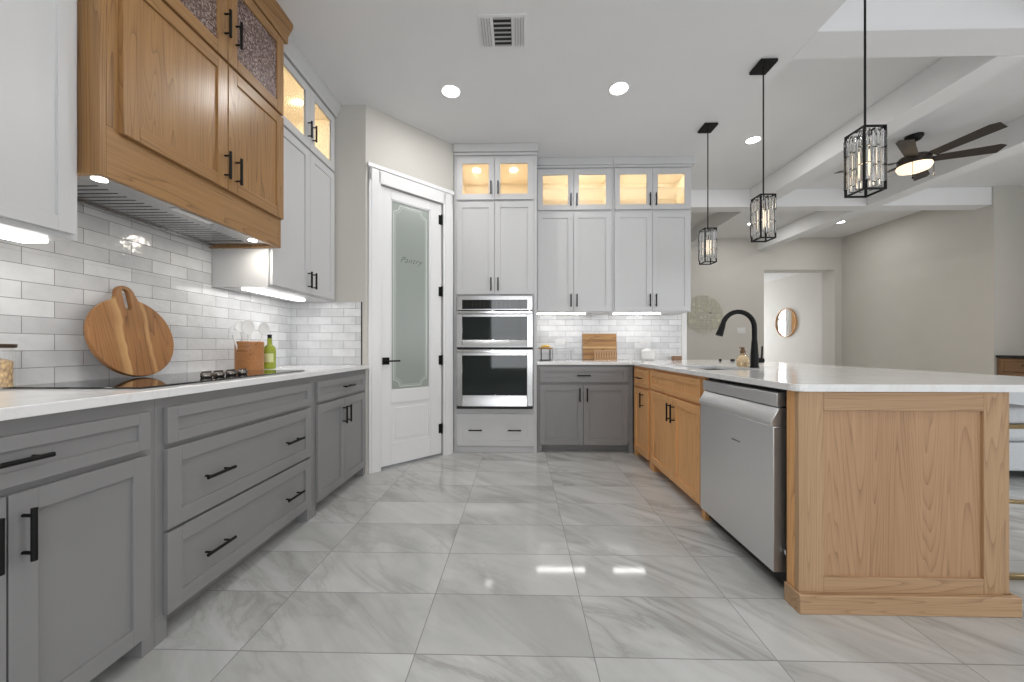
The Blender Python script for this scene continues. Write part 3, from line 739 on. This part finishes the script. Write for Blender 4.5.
t = thing('wall_oven', 'stainless steel microwave and oven combination built into the white tower', 'oven', (-0.636, 3.678, 0.454))
OW = 0.764
m = MB(); m.box(0.004, OW - 0.004, 0.03, 0.60, 0.0, 1.125)
m.build('oven_body', DARK, t)
m = MB(); m.box(0, OW, -0.012, 0.03, 0.985, 1.131); cp = m.build('control_panel', STEEL, t, 0.004)
sc_ = box('control_display', BLACKG, cp, 0.055, OW - 0.055, -0.0135, -0.0121, 0.998, 1.09)
key = None
for cx in (0.16, 0.20, 0.24, 0.28, 0.40, 0.45, 0.49, 0.53):
    for cz in (1.022, 1.042, 1.062):
        if key is None: key = box('touch_key', KNOBM, cp, -0.003, 0.003, -0.0142, -0.0137, -0.002, 0.002); o = key
        else: o = key.copy(); COL.objects.link(o)
        o.location = (cx, 0, cz)
def oven_door(z0, z1, wz0, wz1, name, gm):
    m = MB(); y0, y1 = -0.03, 0.0295
    m.box(0, 0.058, y0, y1, z0, z1); m.box(OW - 0.058, OW, y0, y1, z0, z1)
    m.prism([(y1, z0), (y0 - 0.022, z0), (y0 - 0.022, z0 + 0.006), (y0, wz0), (y1, wz0)], 'x', 0.0585, OW - 0.0585); m.box(0.058, OW - 0.058, y0, y1, wz1, z1)
    d = m.build(name, STEEL, t, 0.003)
    box('oven_window', gm, d, 0.0585, OW - 0.0585, y0 + 0.004, y0 + 0.01, wz0 + 0.0005, wz1 - 0.0005)
    h = MB(); hz = z1 - 0.022
    h.box(0.01, OW - 0.01, y0 - 0.055, y0 - 0.035, hz - 0.012, hz + 0.014)
    for x in (0.05, OW - 0.05): h.box(x - 0.012, x + 0.012, y0 - 0.035, y0, hz - 0.009, hz + 0.009)
    h.build('oven_handle', CHROME, d, 0.005, 2)
    return d
d = oven_door(0.612, 0.978, 0.690, 0.917, 'microwave_door', OVENG)
d = oven_door(0.024, 0.592, 0.135, 0.53, 'oven_door', OVENG)
box('vent_gap', DARK, t, 0.004, OW - 0.004, -0.012, 0.0295, 0.5925, 0.6115); box('vent_gap', DARK, t, 0.004, OW - 0.004, -0.046, 0.0295, 0.0, 0.0235)

# ------------------------------------------------------------------ back wall uppers (face -Y)
def back_upper(x0, x1, split, label, last):
    t = thing('wall_cabinet', label, 'cabinet', (x0, 3.98, 0), 0, 'white wall cabinets')
    w = x1 - x0; dp = 0.354; s = split - x0
    box('carcass', WHITE, t, 0, w, 0, dp, 1.45, 2.5345, bev=0.001)
    open_box(t, 'lit_compartment', 0, w, 0, dp, 2.535, 3.005, (WHITE, TANIN), split=s)
    e0, e1 = 0.018, w - 0.018
    d = shaker(t, 'door', e0, s - 0.002, 1.458, 2.517, W3); pull(d, s - 0.03, 1.57, L=0.135)
    d = shaker(t, 'door', s + 0.002, e1, 1.458, 2.517, W3); pull(d, s + 0.034, 1.57, L=0.135)
    d = shaker(t, 'glass_door', e0, s - 0.002, 2.55, 2.985, W3, glassm=SEEDED); pull(d, s - 0.03, 2.65, L=0.135)
    d = shaker(t, 'glass_door', s + 0.002, e1, 2.55, 2.985, W3, glassm=SEEDED); pull(d, s + 0.034, 2.65, L=0.135)
    xe = w + (0.034 if last else 0)
    MB().box(0, w, -0.02, 0.3, 3.005, 3.03).box(0, xe, -0.034, 0.3, 3.03, CZ - 0.001).build('crown_molding', WHITE, t, 0.003)
    box('glass_shelf', ACRYL, t, 0.021, w - 0.021, 0.05, dp - 0.022, 2.80, 2.812)
    light_bar(t, 0.02 if not last else 0.05, w * 0.68, 0.16, 1.45, 4.2)
    area('cabinet_glow', (w * 0.5, 0.06, 2.982), (0, 0, 0), w * 0.8, 0.03, 3.2 * K_CAB, (1, 0.885, 0.70), parent=t)
back_upper(0.172, 0.9995, 0.577, 'white wall cabinet with lit glass doors, directly right of the oven tower', False)
back_upper(1.0, 1.84, 1.42, 'white wall cabinet with lit glass doors at the right end of the back wall', True)

# ------------------------------------------------------------------ back gray base + peninsula
t = thing('base_cabinet', 'gray base cabinet on the back wall under the rectangular cutting board', 'cabinet', (0.174, 3.72, 0), 0, 'gray base cabinets')
carcass(t, 0.968, 0.61, 0, 0.888, GRAY)
d = shaker(t, 'drawer', 0.027, 0.912, 0.715, 0.869, G3, fw=0.045); pull(d, 0.465, 0.783, False)
d = shaker(t, 'door', 0.027, 0.463, 0.083, 0.688, G3); pull(d, 0.425, 0.59)
d = shaker(t, 'door', 0.467, 0.912, 0.083, 0.688, G3); pull(d, 0.50, 0.59)

R90 = -PI / 2
PX = 1.143
def pen(y_far, y_near, label):
    return thing('base_cabinet', label, 'cabinet', (PX, y_far, 0), R90, 'oak base cabinets'), y_far - y_near
OS3 = oak3(OAKS)
def oak_carcass(t, w):
    m = MB(); d = 0.60
    m.box(0, w, 0, d, 0.105, 0.715); m.box(0, w, 0, 0.03, 0.715, 0.888); m.box(0, 0.02, 0.03, d, 0.715, 0.888); m.box(w - 0.02, w, 0.03, d, 0.715, 0.888)
    m.box(0.01, w - 0.01, 0.075, d, 0, 0.1049); m.box(0, 0.045, 0, 0.075, 0, 0.1049); m.box(w - 0.045, w, 0, 0.075, 0, 0.1049)
    m.build('carcass', OAKS['z'], t, 0.001)
t, w = pen(3.69, 3.2105, 'narrow oak base cabinet in the inside corner of the peninsula')
oak_carcass(t, w)
d = shaker(t, 'drawer', 0.06, 0.452, 0.705, 0.862, OS3, fw=0.04); pull(d, 0.25, 0.782, False)
d = shaker(t, 'door', 0.06, 0.452, 0.075, 0.68, OS3); pull(d, 0.325, 0.585)
t, w = pen(3.21, 2.285, 'oak sink base cabinet with double doors beside the dishwasher')
oak_carcass(t, w)
shaker(t, 'false_drawer_front', 0.028, 0.90, 0.715, 0.868, OS3, fw=0.045)
d = shaker(t, 'door', 0.028, 0.486, 0.08, 0.697, OS3); pull(d, 0.454, 0.585)
d = shaker(t, 'door', 0.490, 0.90, 0.08, 0.697, OS3); pull(d, 0.522, 0.585)

t = thing('dishwasher', 'stainless steel dishwasher at the near end of the peninsula', 'dishwasher', (PX, 2.2845, 0), R90)
DW = 0.665
box('tub', DARK, t, 0.005, DW + 0.035, 0.02, 0.58, 0.02, 0.883)
m = MB(); m.box(0.01, DW - 0.005, -0.035, 0.0195, 0.085, 0.7195)
m.prism([(-0.035, 0.72), (0.0195, 0.72), (0.0195, 0.802), (-0.010, 0.802), (-0.044, 0.745), (-0.044, 0.732)], 'x', 0.01, DW - 0.005)
dd = m.build('dishwasher_door', STEELV, t, 0.002)
box('control_strip', STEELV, t, 0.01, DW - 0.005, -0.02, 0.0195, 0.808, 0.868, bev=0.002)
bd = MB()
for i in range(8): bd.box(0.345 + i * 0.009, 0.345 + i * 0.009 + 0.006, -0.0356, -0.0351, 0.588, 0.595)
bd.build('badge', KNOBM, dd)
box('kick_plate', DARK, t, 0.01, DW + 0.01, 0.06, 0.08, 0.001, 0.0195)
box('hinge_bracket', CHROME, t, DW + 0.003, DW + 0.012, 0.006, 0.0195, 0.17, 0.19)

# peninsula end panel + back panel: one oak casing with base molding
t = thing('peninsula_panel', 'pale oak framed end panel closing the peninsula', 'panel', (0, 0, 0))
PXR = 1.972
m = MB()   # framed end panel facing the camera
y0, y1 = 1.510, 1.532
m.box(PX - 0.013, 1.230, y0, y1, 0, 0.888, 0); m.box(1.862, PXR - 0.036, y0, y1, 0, 0.888, 0)
m.box(1.230, 1.862, y0, y1, 0, 0.138, 1); m.box(1.230, 1.862, y0, y1, 0.812, 0.888, 1); m.box(1.227, 1.865, y0 + 0.011, y1, 0.13, 0.82, 2)
ep = m.build('end_frame', [OAKP['z'], OAKP['x'], OAKC], t, 0.0015)
MB().box(PXR - 0.035, PXR, y0 + 0.008, 1.60, 0, 0.888).build('corner_post', OAKP['z'], t, 0.0015)
box('front_post', OAKS['z'], t, PX - 0.013, PX + 0.57, y1 + 0.0005, 1.577, 0, 0.888, bev=0.0015)
box('back_panel', OAKP['z'], t, PXR - 0.02, PXR, 1.601, 4.33, 0, 0.888)
m = MB()
m.box(PX - 0.024, PXR + 0.012, 1.488, 1.5095, 0, 0.078); m.box(PX - 0.024, PX - 0.0135, 1.5095, 1.577, 0, 0.078); m.box(PXR + 0.0005, PXR + 0.012, 1.5095, 4.33, 0, 0.078)
m.build('base_molding', OAKP['x'], t, 0.003, 2)

# peninsula countertop with the sink cut-out
def pen_top():
    z0, z1 = 0.8905, 0.92
    bm = bmesh.new()
    outer = [(0.172, 4.334), (0.172, 3.692), (1.108, 3.692), (1.108, 1.535)]
    for i in range(1, 5): 
        a = PI + PI / 2 * i / 5; outer.append((1.153 + 0.045 * math.cos(a), 1.535 + 0.045 * math.sin(a)))
    outer += [(1.153, 1.490), (2.56, 1.490), (2.56, 4.334)]
    hole = [(1.235, 2.43), (1.235, 3.05), (1.615, 3.05), (1.615, 2.43)]
    def loop(pts):
        vs = [bm.verts.new((x, y, z0)) for x, y in pts]
        return [bm.edges.new((vs[i], vs[(i + 1) % len(vs)])) for i in range(len(vs))]
    bmesh.ops.triangle_fill(bm, use_beauty=True, use_dissolve=False, edges=loop(outer) + loop(hole))
    ex = bmesh.ops.extrude_face_region(bm, geom=bm.faces[:])
    bmesh.ops.translate(bm, verts=[g for g in ex['geom'] if isinstance(g, bmesh.types.BMVert)], vec=(0, 0, z1 - z0))
    bmesh.ops.recalc_face_normals(bm, faces=bm.faces)
    me = bpy.data.meshes.new('countertop'); bm.to_mesh(me); bm.free(); me.materials.append(QUARTZ)
    o = bpy.data.objects.new('countertop', me); COL.objects.link(o)
    b = o.modifiers.new('bevel', 'BEVEL'); b.width = 0.003; b.segments = 2; b.limit_method = 'ANGLE'; b.angle_limit = math.radians(35)
    return tag(o, 'white quartz countertop covering the back base cabinet and the peninsula', 'countertop')
pen_top()
t = thing('sink', 'undermount steel sink in the peninsula countertop', 'sink', (1.425, 2.74, 0.72))
m = MB(); m.box(-0.205, 0.205, -0.325, 0.325, 0.0, 0.004)
m.box(-0.205, -0.195, -0.325, 0.325, 0.004, 0.168); m.box(0.195, 0.205, -0.325, 0.325, 0.004, 0.168); m.box(-0.195, 0.195, -0.325, -0.315, 0.004, 0.168); m.box(-0.195, 0.195, 0.315, 0.325, 0.004, 0.168)
m.build('basin', STEEL, t, 0.002)
gr = MB()
for i in range(9): gr.rod((-0.18 + i * 0.045, -0.3, 0.03), (-0.18 + i * 0.045, 0.3, 0.03), 0.003, 6)
for s in (-0.3, 0.3): gr.rod((-0.18, s, 0.026), (0.18, s, 0.026), 0.003, 6); gr.rod((-0.15, s * 0.9, 0.0045), (-0.15, s * 0.9, 0.026), 0.004, 6)
gr.build('bottom_grid', CHROME, t)

# faucet
t = thing('faucet', 'matte black gooseneck faucet behind the sink', 'faucet', (1.705, 2.70, 0.9205))
MB().lathe([(0.03, 0), (0.03, 0.006), (0.026, 0.012), (0.026, 0.085), (0.0235, 0.12), (0.019, 0.19), (0.0185, 0.20)], n=24).build('faucet_body', BLACK, t)
pts = [(0, 0, 0.2), (0, 0, 0.28)]
for i in range(1, 15):
    a = PI * i / 14 * 0.93; pts.append((-0.115 + 0.115 * math.cos(a), 0, 0.288 + 0.118 * math.sin(a)))
MB().ring_tube(pts, 0.017, 16).build('gooseneck', BLACK, t)
e = Vector(pts[-1]); dr = (Vector(pts[-1]) - Vector(pts[-2])).normalized()
sp_ = MB().ring_tube([tuple(e - dr * 0.002), tuple(e + dr * 0.02), tuple(e + dr * 0.045), tuple(e + dr * 0.085)], [0.0185, 0.021, 0.022, 0.025], 16)
sp_.build('spray_head', BLACK, t)
MB().rod((0.018, 0, 0.052), (0.062, 0, 0.052), 0.018, 16).ring_tube([(0.05, 0, 0.06), (0.054, 0, 0.10), (0.056, 0, 0.155)], [0.007, 0.006, 0.0055], 10).build('lever', BLACK, t)

t = thing('soap_dispenser', 'small amber glass soap bottle left of the black faucet', 'soap dispenser', (1.70, 2.83, 0.9205))
MB().lathe([(0.036, 0), (0.043, 0.006), (0.046, 0.035), (0.042, 0.065), (0.028, 0.085), (0.016, 0.092), (0.016, 0.10)], n=10, smooth=False).build('soap_bottle', AMBER, t)
MB().lathe([(0.019, 0.1), (0.020, 0.122), (0.013, 0.126), (0.012, 0.148), (0.0, 0.150)], n=20).rod((0, 0, 0.146), (-0.03, -0.01, 0.143), 0.005, 10).build('pump', BOARDB, t)
for i, (x, y, r, lab) in enumerate(((2.265, 3.95, 0.022, 'larger black round cap on the counter behind the soap bottle'), (2.15, 3.98, 0.014, 'smaller black round cap on the counter, left of the larger one'))):
    o = MB().lathe([(r, 0), (r, 0.012), (r * 0.8, 0.02), (0, 0.022)], n=20).build('air_switch', BLACK)
    o.location = (x, y, 0.9205); tag(o, lab, 'cap')

# ------------------------------------------------------------------ things on the back counter
t = thing('cutting_board', 'rectangular striped wooden cutting board leaning on the back tile', 'cutting board', (0.93, 4.285, 0.9245))
m = MB(); zz = [0, 0.045, 0.075, 0.13, 0.15, 0.205, 0.235, 0.303]
mt_ = [CUTB, plain('board_sapwood', (0.58, 0.37, 0.17), 0.4, var=0.1, nscale=40), plain('board_heartwood', (0.26, 0.125, 0.045), 0.4, var=0.15, nscale=40)]
for i in range(7): m.box(-0.197, 0.197, -0.012, 0.012, zz[i], zz[i + 1], (0, 2, 0, 1, 0, 2, 0)[i])
o = m.build('board', mt_, t); o.rotation_euler = (math.radians(-7), 0, 0)
t = thing('napkin_holder', 'small pale wooden slatted holder in front of the rectangular cutting board', 'holder', (0.968, 4.185, 0.9205))
m = MB().box(-0.125, 0.125, -0.025, 0.025, 0, 0.016).box(-0.125, 0.125, -0.018, -0.006, 0.10, 0.116)
for i in range(9): m.box(-0.123 + i * 0.0285, -0.123 + i * 0.0285 + 0.018, -0.017, -0.007, 0.016, 0.10)
m.build('slat_frame', SIGNW, t, 0.0015)
t = thing('canister', 'round white ceramic canister with a domed lid on the back counter', 'canister', (1.458, 4.19, 0.9205))
MB().lathe([(0.05, 0), (0.056, 0.004), (0.074, 0.02), (0.078, 0.055), (0.076, 0.085)], n=36).build('canister_body', CERAM, t)
MB().lathe([(0.079, 0.0855), (0.08, 0.095), (0.072, 0.112), (0.045, 0.128), (0.02, 0.134), (0.0, 0.135)], n=36).build('lid', CERAM, t)
o = box('wood_block', BOARDB, None, -0.05, 0.05, -0.03, 0.03, 0, 0.048, bev=0.006, seg=2); o.location = (1.775, 4.19, 0.9205)
tag(o, 'small brown wooden block at the right end of the back counter', 'block')
t = thing('fruit_stand', 'round wooden tray on a wire stand beside the oven tower', 'stand', (0.288, 4.13, 0.9205))
MB().lathe([(0.0, 0.125), (0.078, 0.125), (0.083, 0.132), (0.083, 0.142), (0.078, 0.142), (0.076, 0.134), (0.0, 0.133)], n=32).build('tray', CUTB, t)
m = MB()
for i in range(4):
    a = PI / 4 + i * PI / 2; m.rod((0.07 * math.cos(a), 0.07 * math.sin(a), 0.002), (0.07 * math.cos(a), 0.07 * math.sin(a), 0.1245), 0.003, 8)
rg = [(0.07 * math.cos(2 * PI * i / 24), 0.07 * math.sin(2 * PI * i / 24), 0.004) for i in range(25)]
m.ring_tube(rg, 0.003, 6, caps=False); m.build('wire_frame', BLACK, t)
for i, (dx, rot, lab) in enumerate(((0.0, 0.3, 'yellow banana in front on the wooden tray'), (0.012, 0.75, 'yellow banana behind on the wooden tray'))):
    pts = [(-0.055 * math.cos(a), 0, 0.012 * (1 - math.sin(a)) * -1 + 0.012) for a in [PI * j / 10 for j in range(11)]]
    o = MB().ring_tube(pts, [0.004, 0.009, 0.012, 0.014, 0.015, 0.015, 0.014, 0.013, 0.011, 0.007, 0.003], 10).build('banana', YEL)
    o.location = (0.288 + dx, 4.105 + 0.05 * i, 0.9205 + 0.148 + 0.0 * i); o.rotation_euler = (0, 0, rot); tag(o, lab, 'banana', 'bananas on the tray')
t = thing('acrylic_stand', 'clear acrylic riser with a gray frame beside the fruit stand', 'stand', (0.475, 4.15, 0.9205))
m = MB(); m.box(-0.105, 0.105, -0.06, 0.06, 0.116, 0.122); m.build('top_plate', ACRYL, t)
m = MB()
for s in (-1, 1): m.box(s * 0.105 - 0.004, s * 0.105 + 0.004, -0.06, 0.06, 0, 0.1155)
m.build('side_plate', plain('gray_acrylic_edge', (0.5, 0.5, 0.51), 0.2), t)
for x0, lab in ((0.413, 'white double outlet plate left of the rectangular cutting board'), (1.405, 'white double outlet plate above the white canister')):
    t = thing('outlet', lab, 'outlet', (x0, 4.3255, 1.09), 0, 'outlet plates on the back tile')
    box('cover_plate', PLATE, t, 0, 0.118, -0.006, 0, 0, 0.075, bev=0.002)
    for k in (0.034, 0.084): box('receptacle', CERAM, t, k - 0.016, k + 0.016, -0.0085, -0.0061, 0.02, 0.055, bev=0.001)

# ------------------------------------------------------------------ ceiling fixtures
def can_light(x, y, z, label, power=38, r=0.085):
    t = thing('recessed_light', label, 'ceiling light', (x, y, z), 0, 'recessed ceiling lights')
    MB().lathe([(r - 0.018, -0.002), (r - 0.012, -0.006), (r, -0.004), (r, -0.0006), (r - 0.018, -0.0006)], n=32).build('trim_ring', TRIM, t)
    MB().lathe([(0.0, -0.003), (r - 0.0185, -0.003), (r - 0.0185, -0.0006), (0, -0.0006)], n=32).build('lens', LAMPW, t)
    area('can_glow', (0, 0, -0.009), (0, 0, 0), 0.12, 0.12, power * K_CAN, (1.0, 0.985, 0.96), 'DISK', parent=t)
can_light(-0.551, 2.909, CZ, 'round recessed light in the kitchen ceiling above the pantry side')
can_light(0.781, 2.905, CZ, 'round recessed light in the kitchen ceiling above the peninsula side')
can_light(-0.55, 0.85, CZ, 'round recessed light in the kitchen ceiling over the camera, left')  # unseen pair of lights, added to brighten the foreground
can_light(0.79, 0.85, CZ, 'round recessed light in the kitchen ceiling over the camera, right')
can_light(2.59, 4.124, LZ, 'recessed light in the first coffer, right behind the middle pendant')
can_light(4.312, 6.91, LZ, 'recessed light in the far coffer, seen beside the middle pendant')
can_light(5.887, 6.865, LZ, 'recessed light in the far right coffer above the hall opening')

t = thing('air_vent', 'white square air vent in the kitchen ceiling', 'vent', (-0.11, 2.362, CZ))
box('vent_plate', CEIL, t, -0.15, 0.15, -0.128, 0.128, -0.008, -0.0008, bev=0.002)
box('vent_opening', DARK, t, -0.058, 0.055, -0.105, 0.105, -0.0092, -0.0082)
m = MB()
for i in range(7): m.box(-0.056, 0.053, -0.1 + i * 0.0335 - 0.008, -0.1 + i * 0.0335 + 0.0005, -0.014, -0.0093)
for s in (-1, 1):
    for i in range(4): m.box(s * (0.08 + i * 0.017) - 0.002, s * (0.08 + i * 0.017) + 0.002, -0.105, 0.105, -0.014, -0.0081)
m.build('louver', plain('gray_vent_louver', (0.42, 0.42, 0.42), 0.5), t)

# pendants
def pendant(x, y, label, src=None):
    if src:
        c = copy_tree(src); c.location = (x, y, CZ); c['label'] = label; return c
    t = thing('pendant_light', label, 'pendant light', (x, y, CZ), 0, 'crystal pendant lights')
    box('canopy', BLACK, t, -0.06, 0.06, -0.068, 0.068, -0.022, -0.0008, bev=0.002)
    MB().rod((0, 0, -0.022), (0, 0, -0.985), 0.005, 10).rod((0, 0, -0.945), (0, 0, -0.975), 0.009, 10).build('rod', BLACK, t)
    m = MB(); h = 0.051; b = 0.0042; zt, zb = -0.955, -1.262
    for z in (zt, zb):
        for s in (-1, 1):
            m.box(-h - b, h + b, s * h - b, s * h + b, z - b, z + b); m.box(s * h - b, s * h + b, -h + b, h - b, z - b, z + b)
    for sx, sy in ((-1, -1), (1, 1), (1, -1), (-1, 1)): m.box(sx * h - b, sx * h + b, sy * h - b, sy * h + b, zb, zt)
    m.box(-h, h, -b, b, zt - b, zt + b); m.box(-b, b, -h, h, zt - 0.012 - b, zt - 0.012 + b)
    m.build('frame', BLACK, t)
    cr = None
    for face in range(4):
        for c in range(4):
            for r_ in range(3):
                a = -0.037 + 0.0247 * c
                z = zt - 0.055 - 0.085 * r_ - (0.014 if c % 2 else 0.0)
                out = h + 0.012 if c % 2 else h + 0.006
                loc = ((a, -out), (out, a), (a, out), (-out, a))[face]
                if cr is None:
                    mb = MB().prism([(0.0095, 0.003), (0.0055, 0.006), (-0.0055, 0.006), (-0.0095, 0.003), (-0.0095, -0.003), (-0.0055, -0.006), (0.0055, -0.006), (0.0095, -0.003)], 'z', -0.039, 0.039)
                    cr = mb.build('crystal', CRYST, t); o = cr
                else:
                    o = cr.copy(); COL.objects.link(o)
                o.location = (loc[0], loc[1], z); o.rotation_euler = (0, 0, face * PI / 2)
    MB().lathe([(0.008, -1.0), (0.011, -1.03), (0.011, -1.05)], n=12).build('socket', BLACK, t)
    MB().lathe([(0.0105, -1.051), (0.018, -1.08), (0.02, -1.13), (0.012, -1.175), (0.0, -1.185)], n=16).build('bulb', BULB, t)
    return t
p3 = pendant(1.74, 1.885, 'black framed crystal pendant nearest the camera, rightmost of three')
pendant(1.762, 2.69, 'middle crystal pendant of the three over the peninsula', p3)
pendant(1.74, 3.43, 'farthest crystal pendant, beside the white wall cabinets', p3)

# ceiling fan
t = thing('ceiling_fan', 'dark bronze ceiling fan with a lit bowl in the middle coffer', 'ceiling fan', (4.29, 4.08, LZ))
MB().lathe([(0.0, -0.001), (0.075, -0.001), (0.075, -0.02), (0.055, -0.05), (0.02, -0.06), (0.013, -0.062), (0.013, -0.20)], n=28).build('mount', BLACK, t)
MB().lathe([(0.014, -0.20), (0.05, -0.205), (0.115, -0.23), (0.135, -0.255), (0.135, -0.32), (0.14, -0.325)], n=36).build('motor_housing', BROWNM, t)
MB().lathe([(0.139, -0.3255), (0.142, -0.34), (0.125, -0.375), (0.07, -0.395), (0.0, -0.40)], n=36).build('light_bowl', WARM, t)
bl = None
for i in range(6):
    if bl is None:
        mb = MB()
        prof = [(0.16, -0.052), (0.62, -0.068), (0.675, -0.04), (0.66, 0.068), (0.16, 0.052)]
        mb.prism(prof, 'z', -0.003, 0.003)
        bl = mb.build('blade', BROWNM, t)
        br_ = MB().box(0.10, 0.22, -0.022, 0.022, 0.0035, 0.009).build('blade_iron', BLACK, bl)
        o = bl
    else:
        o = bl.copy(); COL.objects.link(o); b2 = br_.copy(); COL.objects.link(b2); b2.parent = o
    o.location = (0, 0, -0.275); o.rotation_euler = (math.radians(-13), 0, math.radians(-22 + 60 * i)); o.rotation_mode = 'XYZ'
for (dx, dy, L) in ((-0.13, -0.11, 0.15), (0.145, -0.06, 0.10)):
    MB().rod((dx, dy, -0.31), (dx, dy, -0.31 - L - 0.03), 0.0022, 6).lathe([(0.0, -0.37 - L), (0.007, -0.365 - L), (0.008, -0.345 - L), (0.0, -0.338 - L)], (dx, dy, 0), 10).build('pull_chain', BLACK, t)
area('fan_glow', (0, 0, -0.41), (0, 0, 0), 0.2, 0.2, 26, (1, 0.84, 0.62), 'DISK', parent=t)

# ------------------------------------------------------------------ living room things
t = thing('wall_decor', 'round woven wall decor on the far wall behind the faucet', 'wall decor', (3.90, YF - 0.002, 1.77))
R = 0.405
rd = random.Random(3)
rm = MB()
rings = [(R - 0.004, -0.006)]
for k in range(19):
    p = -R + 0.02 + k * (2 * R - 0.04) / 18
    for ori in (0, 1):
        off = rd.uniform(-0.012, 0.012); L = math.sqrt(max(0.0, R * R - (p + off) ** 2)) - rd.uniform(0.0, 0.02)
        if L < 0.03: continue
        wv = 0.0055
        if ori: rm.box(-L, L, -0.022, -0.014, p + off - wv, p + off + wv)
        else: rm.box(p + off - wv, p + off + wv, -0.012, -0.004, -L, L)
for k in range(60):
    x, z = rd.uniform(-R, R), rd.uniform(-R, R)
    if math.hypot(x, z) > R - 0.05: continue
    s = rd.uniform(0.012, 0.028)
    rm.box(x - s, x + s, -0.018, -0.010, z - s, z + s)
rm.build('woven_strips', WEAVE, t)
t = thing('light_switch', 'white double switch plate on the far wall right of the faucet', 'switch', (4.68, YF - 0.0005, 1.36))
box('cover_plate', PLATE, t, -0.085, 0.085, -0.006, 0, 0, 0.12, bev=0.002)
for k in (-0.04, 0.04): box('rocker', CERAM, t, k - 0.016, k + 0.016, -0.011, -0.0061, 0.03, 0.09, bev=0.001)
t = thing('mirror', 'round wood rimmed mirror on the bright hall wall', 'mirror', (6.949, 9.70, 1.70))
MB().lathe([(0.37, 0.0), (0.37, -0.035), (0.362, -0.04), (0.352, -0.035), (0.349, -0.012), (0.349, 0.0)], n=56, axis='x').build('rim', OAKS['z'], t)
MB().lathe([(0.0, -0.012), (0.348, -0.012), (0.348, -0.006), (0.0, -0.006)], n=56, axis='x', smooth=False).build('mirror_glass', MIRR, t)

t = thing('sideboard', 'brown wooden sideboard with a black top at the right edge', 'sideboard', (6.80, 5.365, 0), R90)
m = MB(); m.box(0, 2.2, 0, 0.60, 0.09, 0.92); m.box(0.03, 2.17, 0.05, 0.58, 0, 0.0899); m.build('carcass', CONSW, t, 0.002)
box('top', BLACKG, t, -0.0, 2.23, -0.025, 0.62, 0.9205, 0.955, bev=0.003)
for i in range(3):
    d = shaker(t, 'drawer', 0.05 + i * 0.72, 0.73 + i * 0.72, 0.73, 0.90, (CONSW,) * 3, fw=0.03); pull(d, 0.39 + i * 0.72, 0.82, False, L=0.2)
    for j in range(2):
        a = 0.05 + i * 0.72 + j * 0.342; d = shaker(t, 'door', a, a + 0.338, 0.11, 0.715, (CONSW,) * 3); pull(d, a + (0.31 if j == 0 else 0.028), 0.6)

t = thing('sofa', 'pale gray fabric sofa seen past the right end of the peninsula', 'sofa', (3.45, 3.02, 0))
box('sofa_base', FABRIC, t, 0, 2.0, 0, 0.92, 0.07, 0.30, bev=0.02, seg=2)
box('backrest', FABRIC, t, 0.0, 2.0, 0.0, 0.22, 0.3005, 0.78, bev=0.05, seg=3)
for s in (0.0, 1.8): box('armrest', FABRIC, t, s, s + 0.2, 0.2205, 0.92, 0.3005, 0.60, bev=0.04, seg=3)
for s in (0.205, 1.0025): box('seat_cushion', FABRIC, t, s, s + 0.792, 0.2205, 0.93, 0.3005, 0.46, bev=0.04, seg=3)
for x in (0.08, 0.72, 1.35, 1.92):
    for y in (0.06, 0.86): MB().lathe([(0.03, 0), (0.04, 0.0695)], (x, y, 0), 16).build('leg', BLACK, t)

t = thing('bar_stool', 'brass framed bar stool with a pale seat under the peninsula overhang', 'stool', (2.24, 1.925, 0))
box('seat', FABRIC, t, -0.20, 0.20, -0.20, 0.20, 0.7155, 0.79, bev=0.02, seg=3)
for s in (-1, 1):
    m = MB(); y = s * 0.185
    m.box(-0.2, 0.2, y - 0.011, y + 0.011, 0.0, 0.022); m.box(-0.2, 0.2, y - 0.011, y + 0.011, 0.693, 0.7150)
    for x in (-0.2, 0.2): m.box(x - 0.011, x + 0.011, y - 0.011, y + 0.011, 0.0221, 0.6929)
    m.build('sled_leg', BRASS, t, 0.002)
pts = [(-0.2 + 0.4 * i / 12, -0.185 - 0.05 * math.sin(PI * i / 12), 0.385 - 0.02 * i / 12) for i in range(13)]
MB().ring_tube(pts, 0.010, 10).build('foot_rest', BRASS, t)
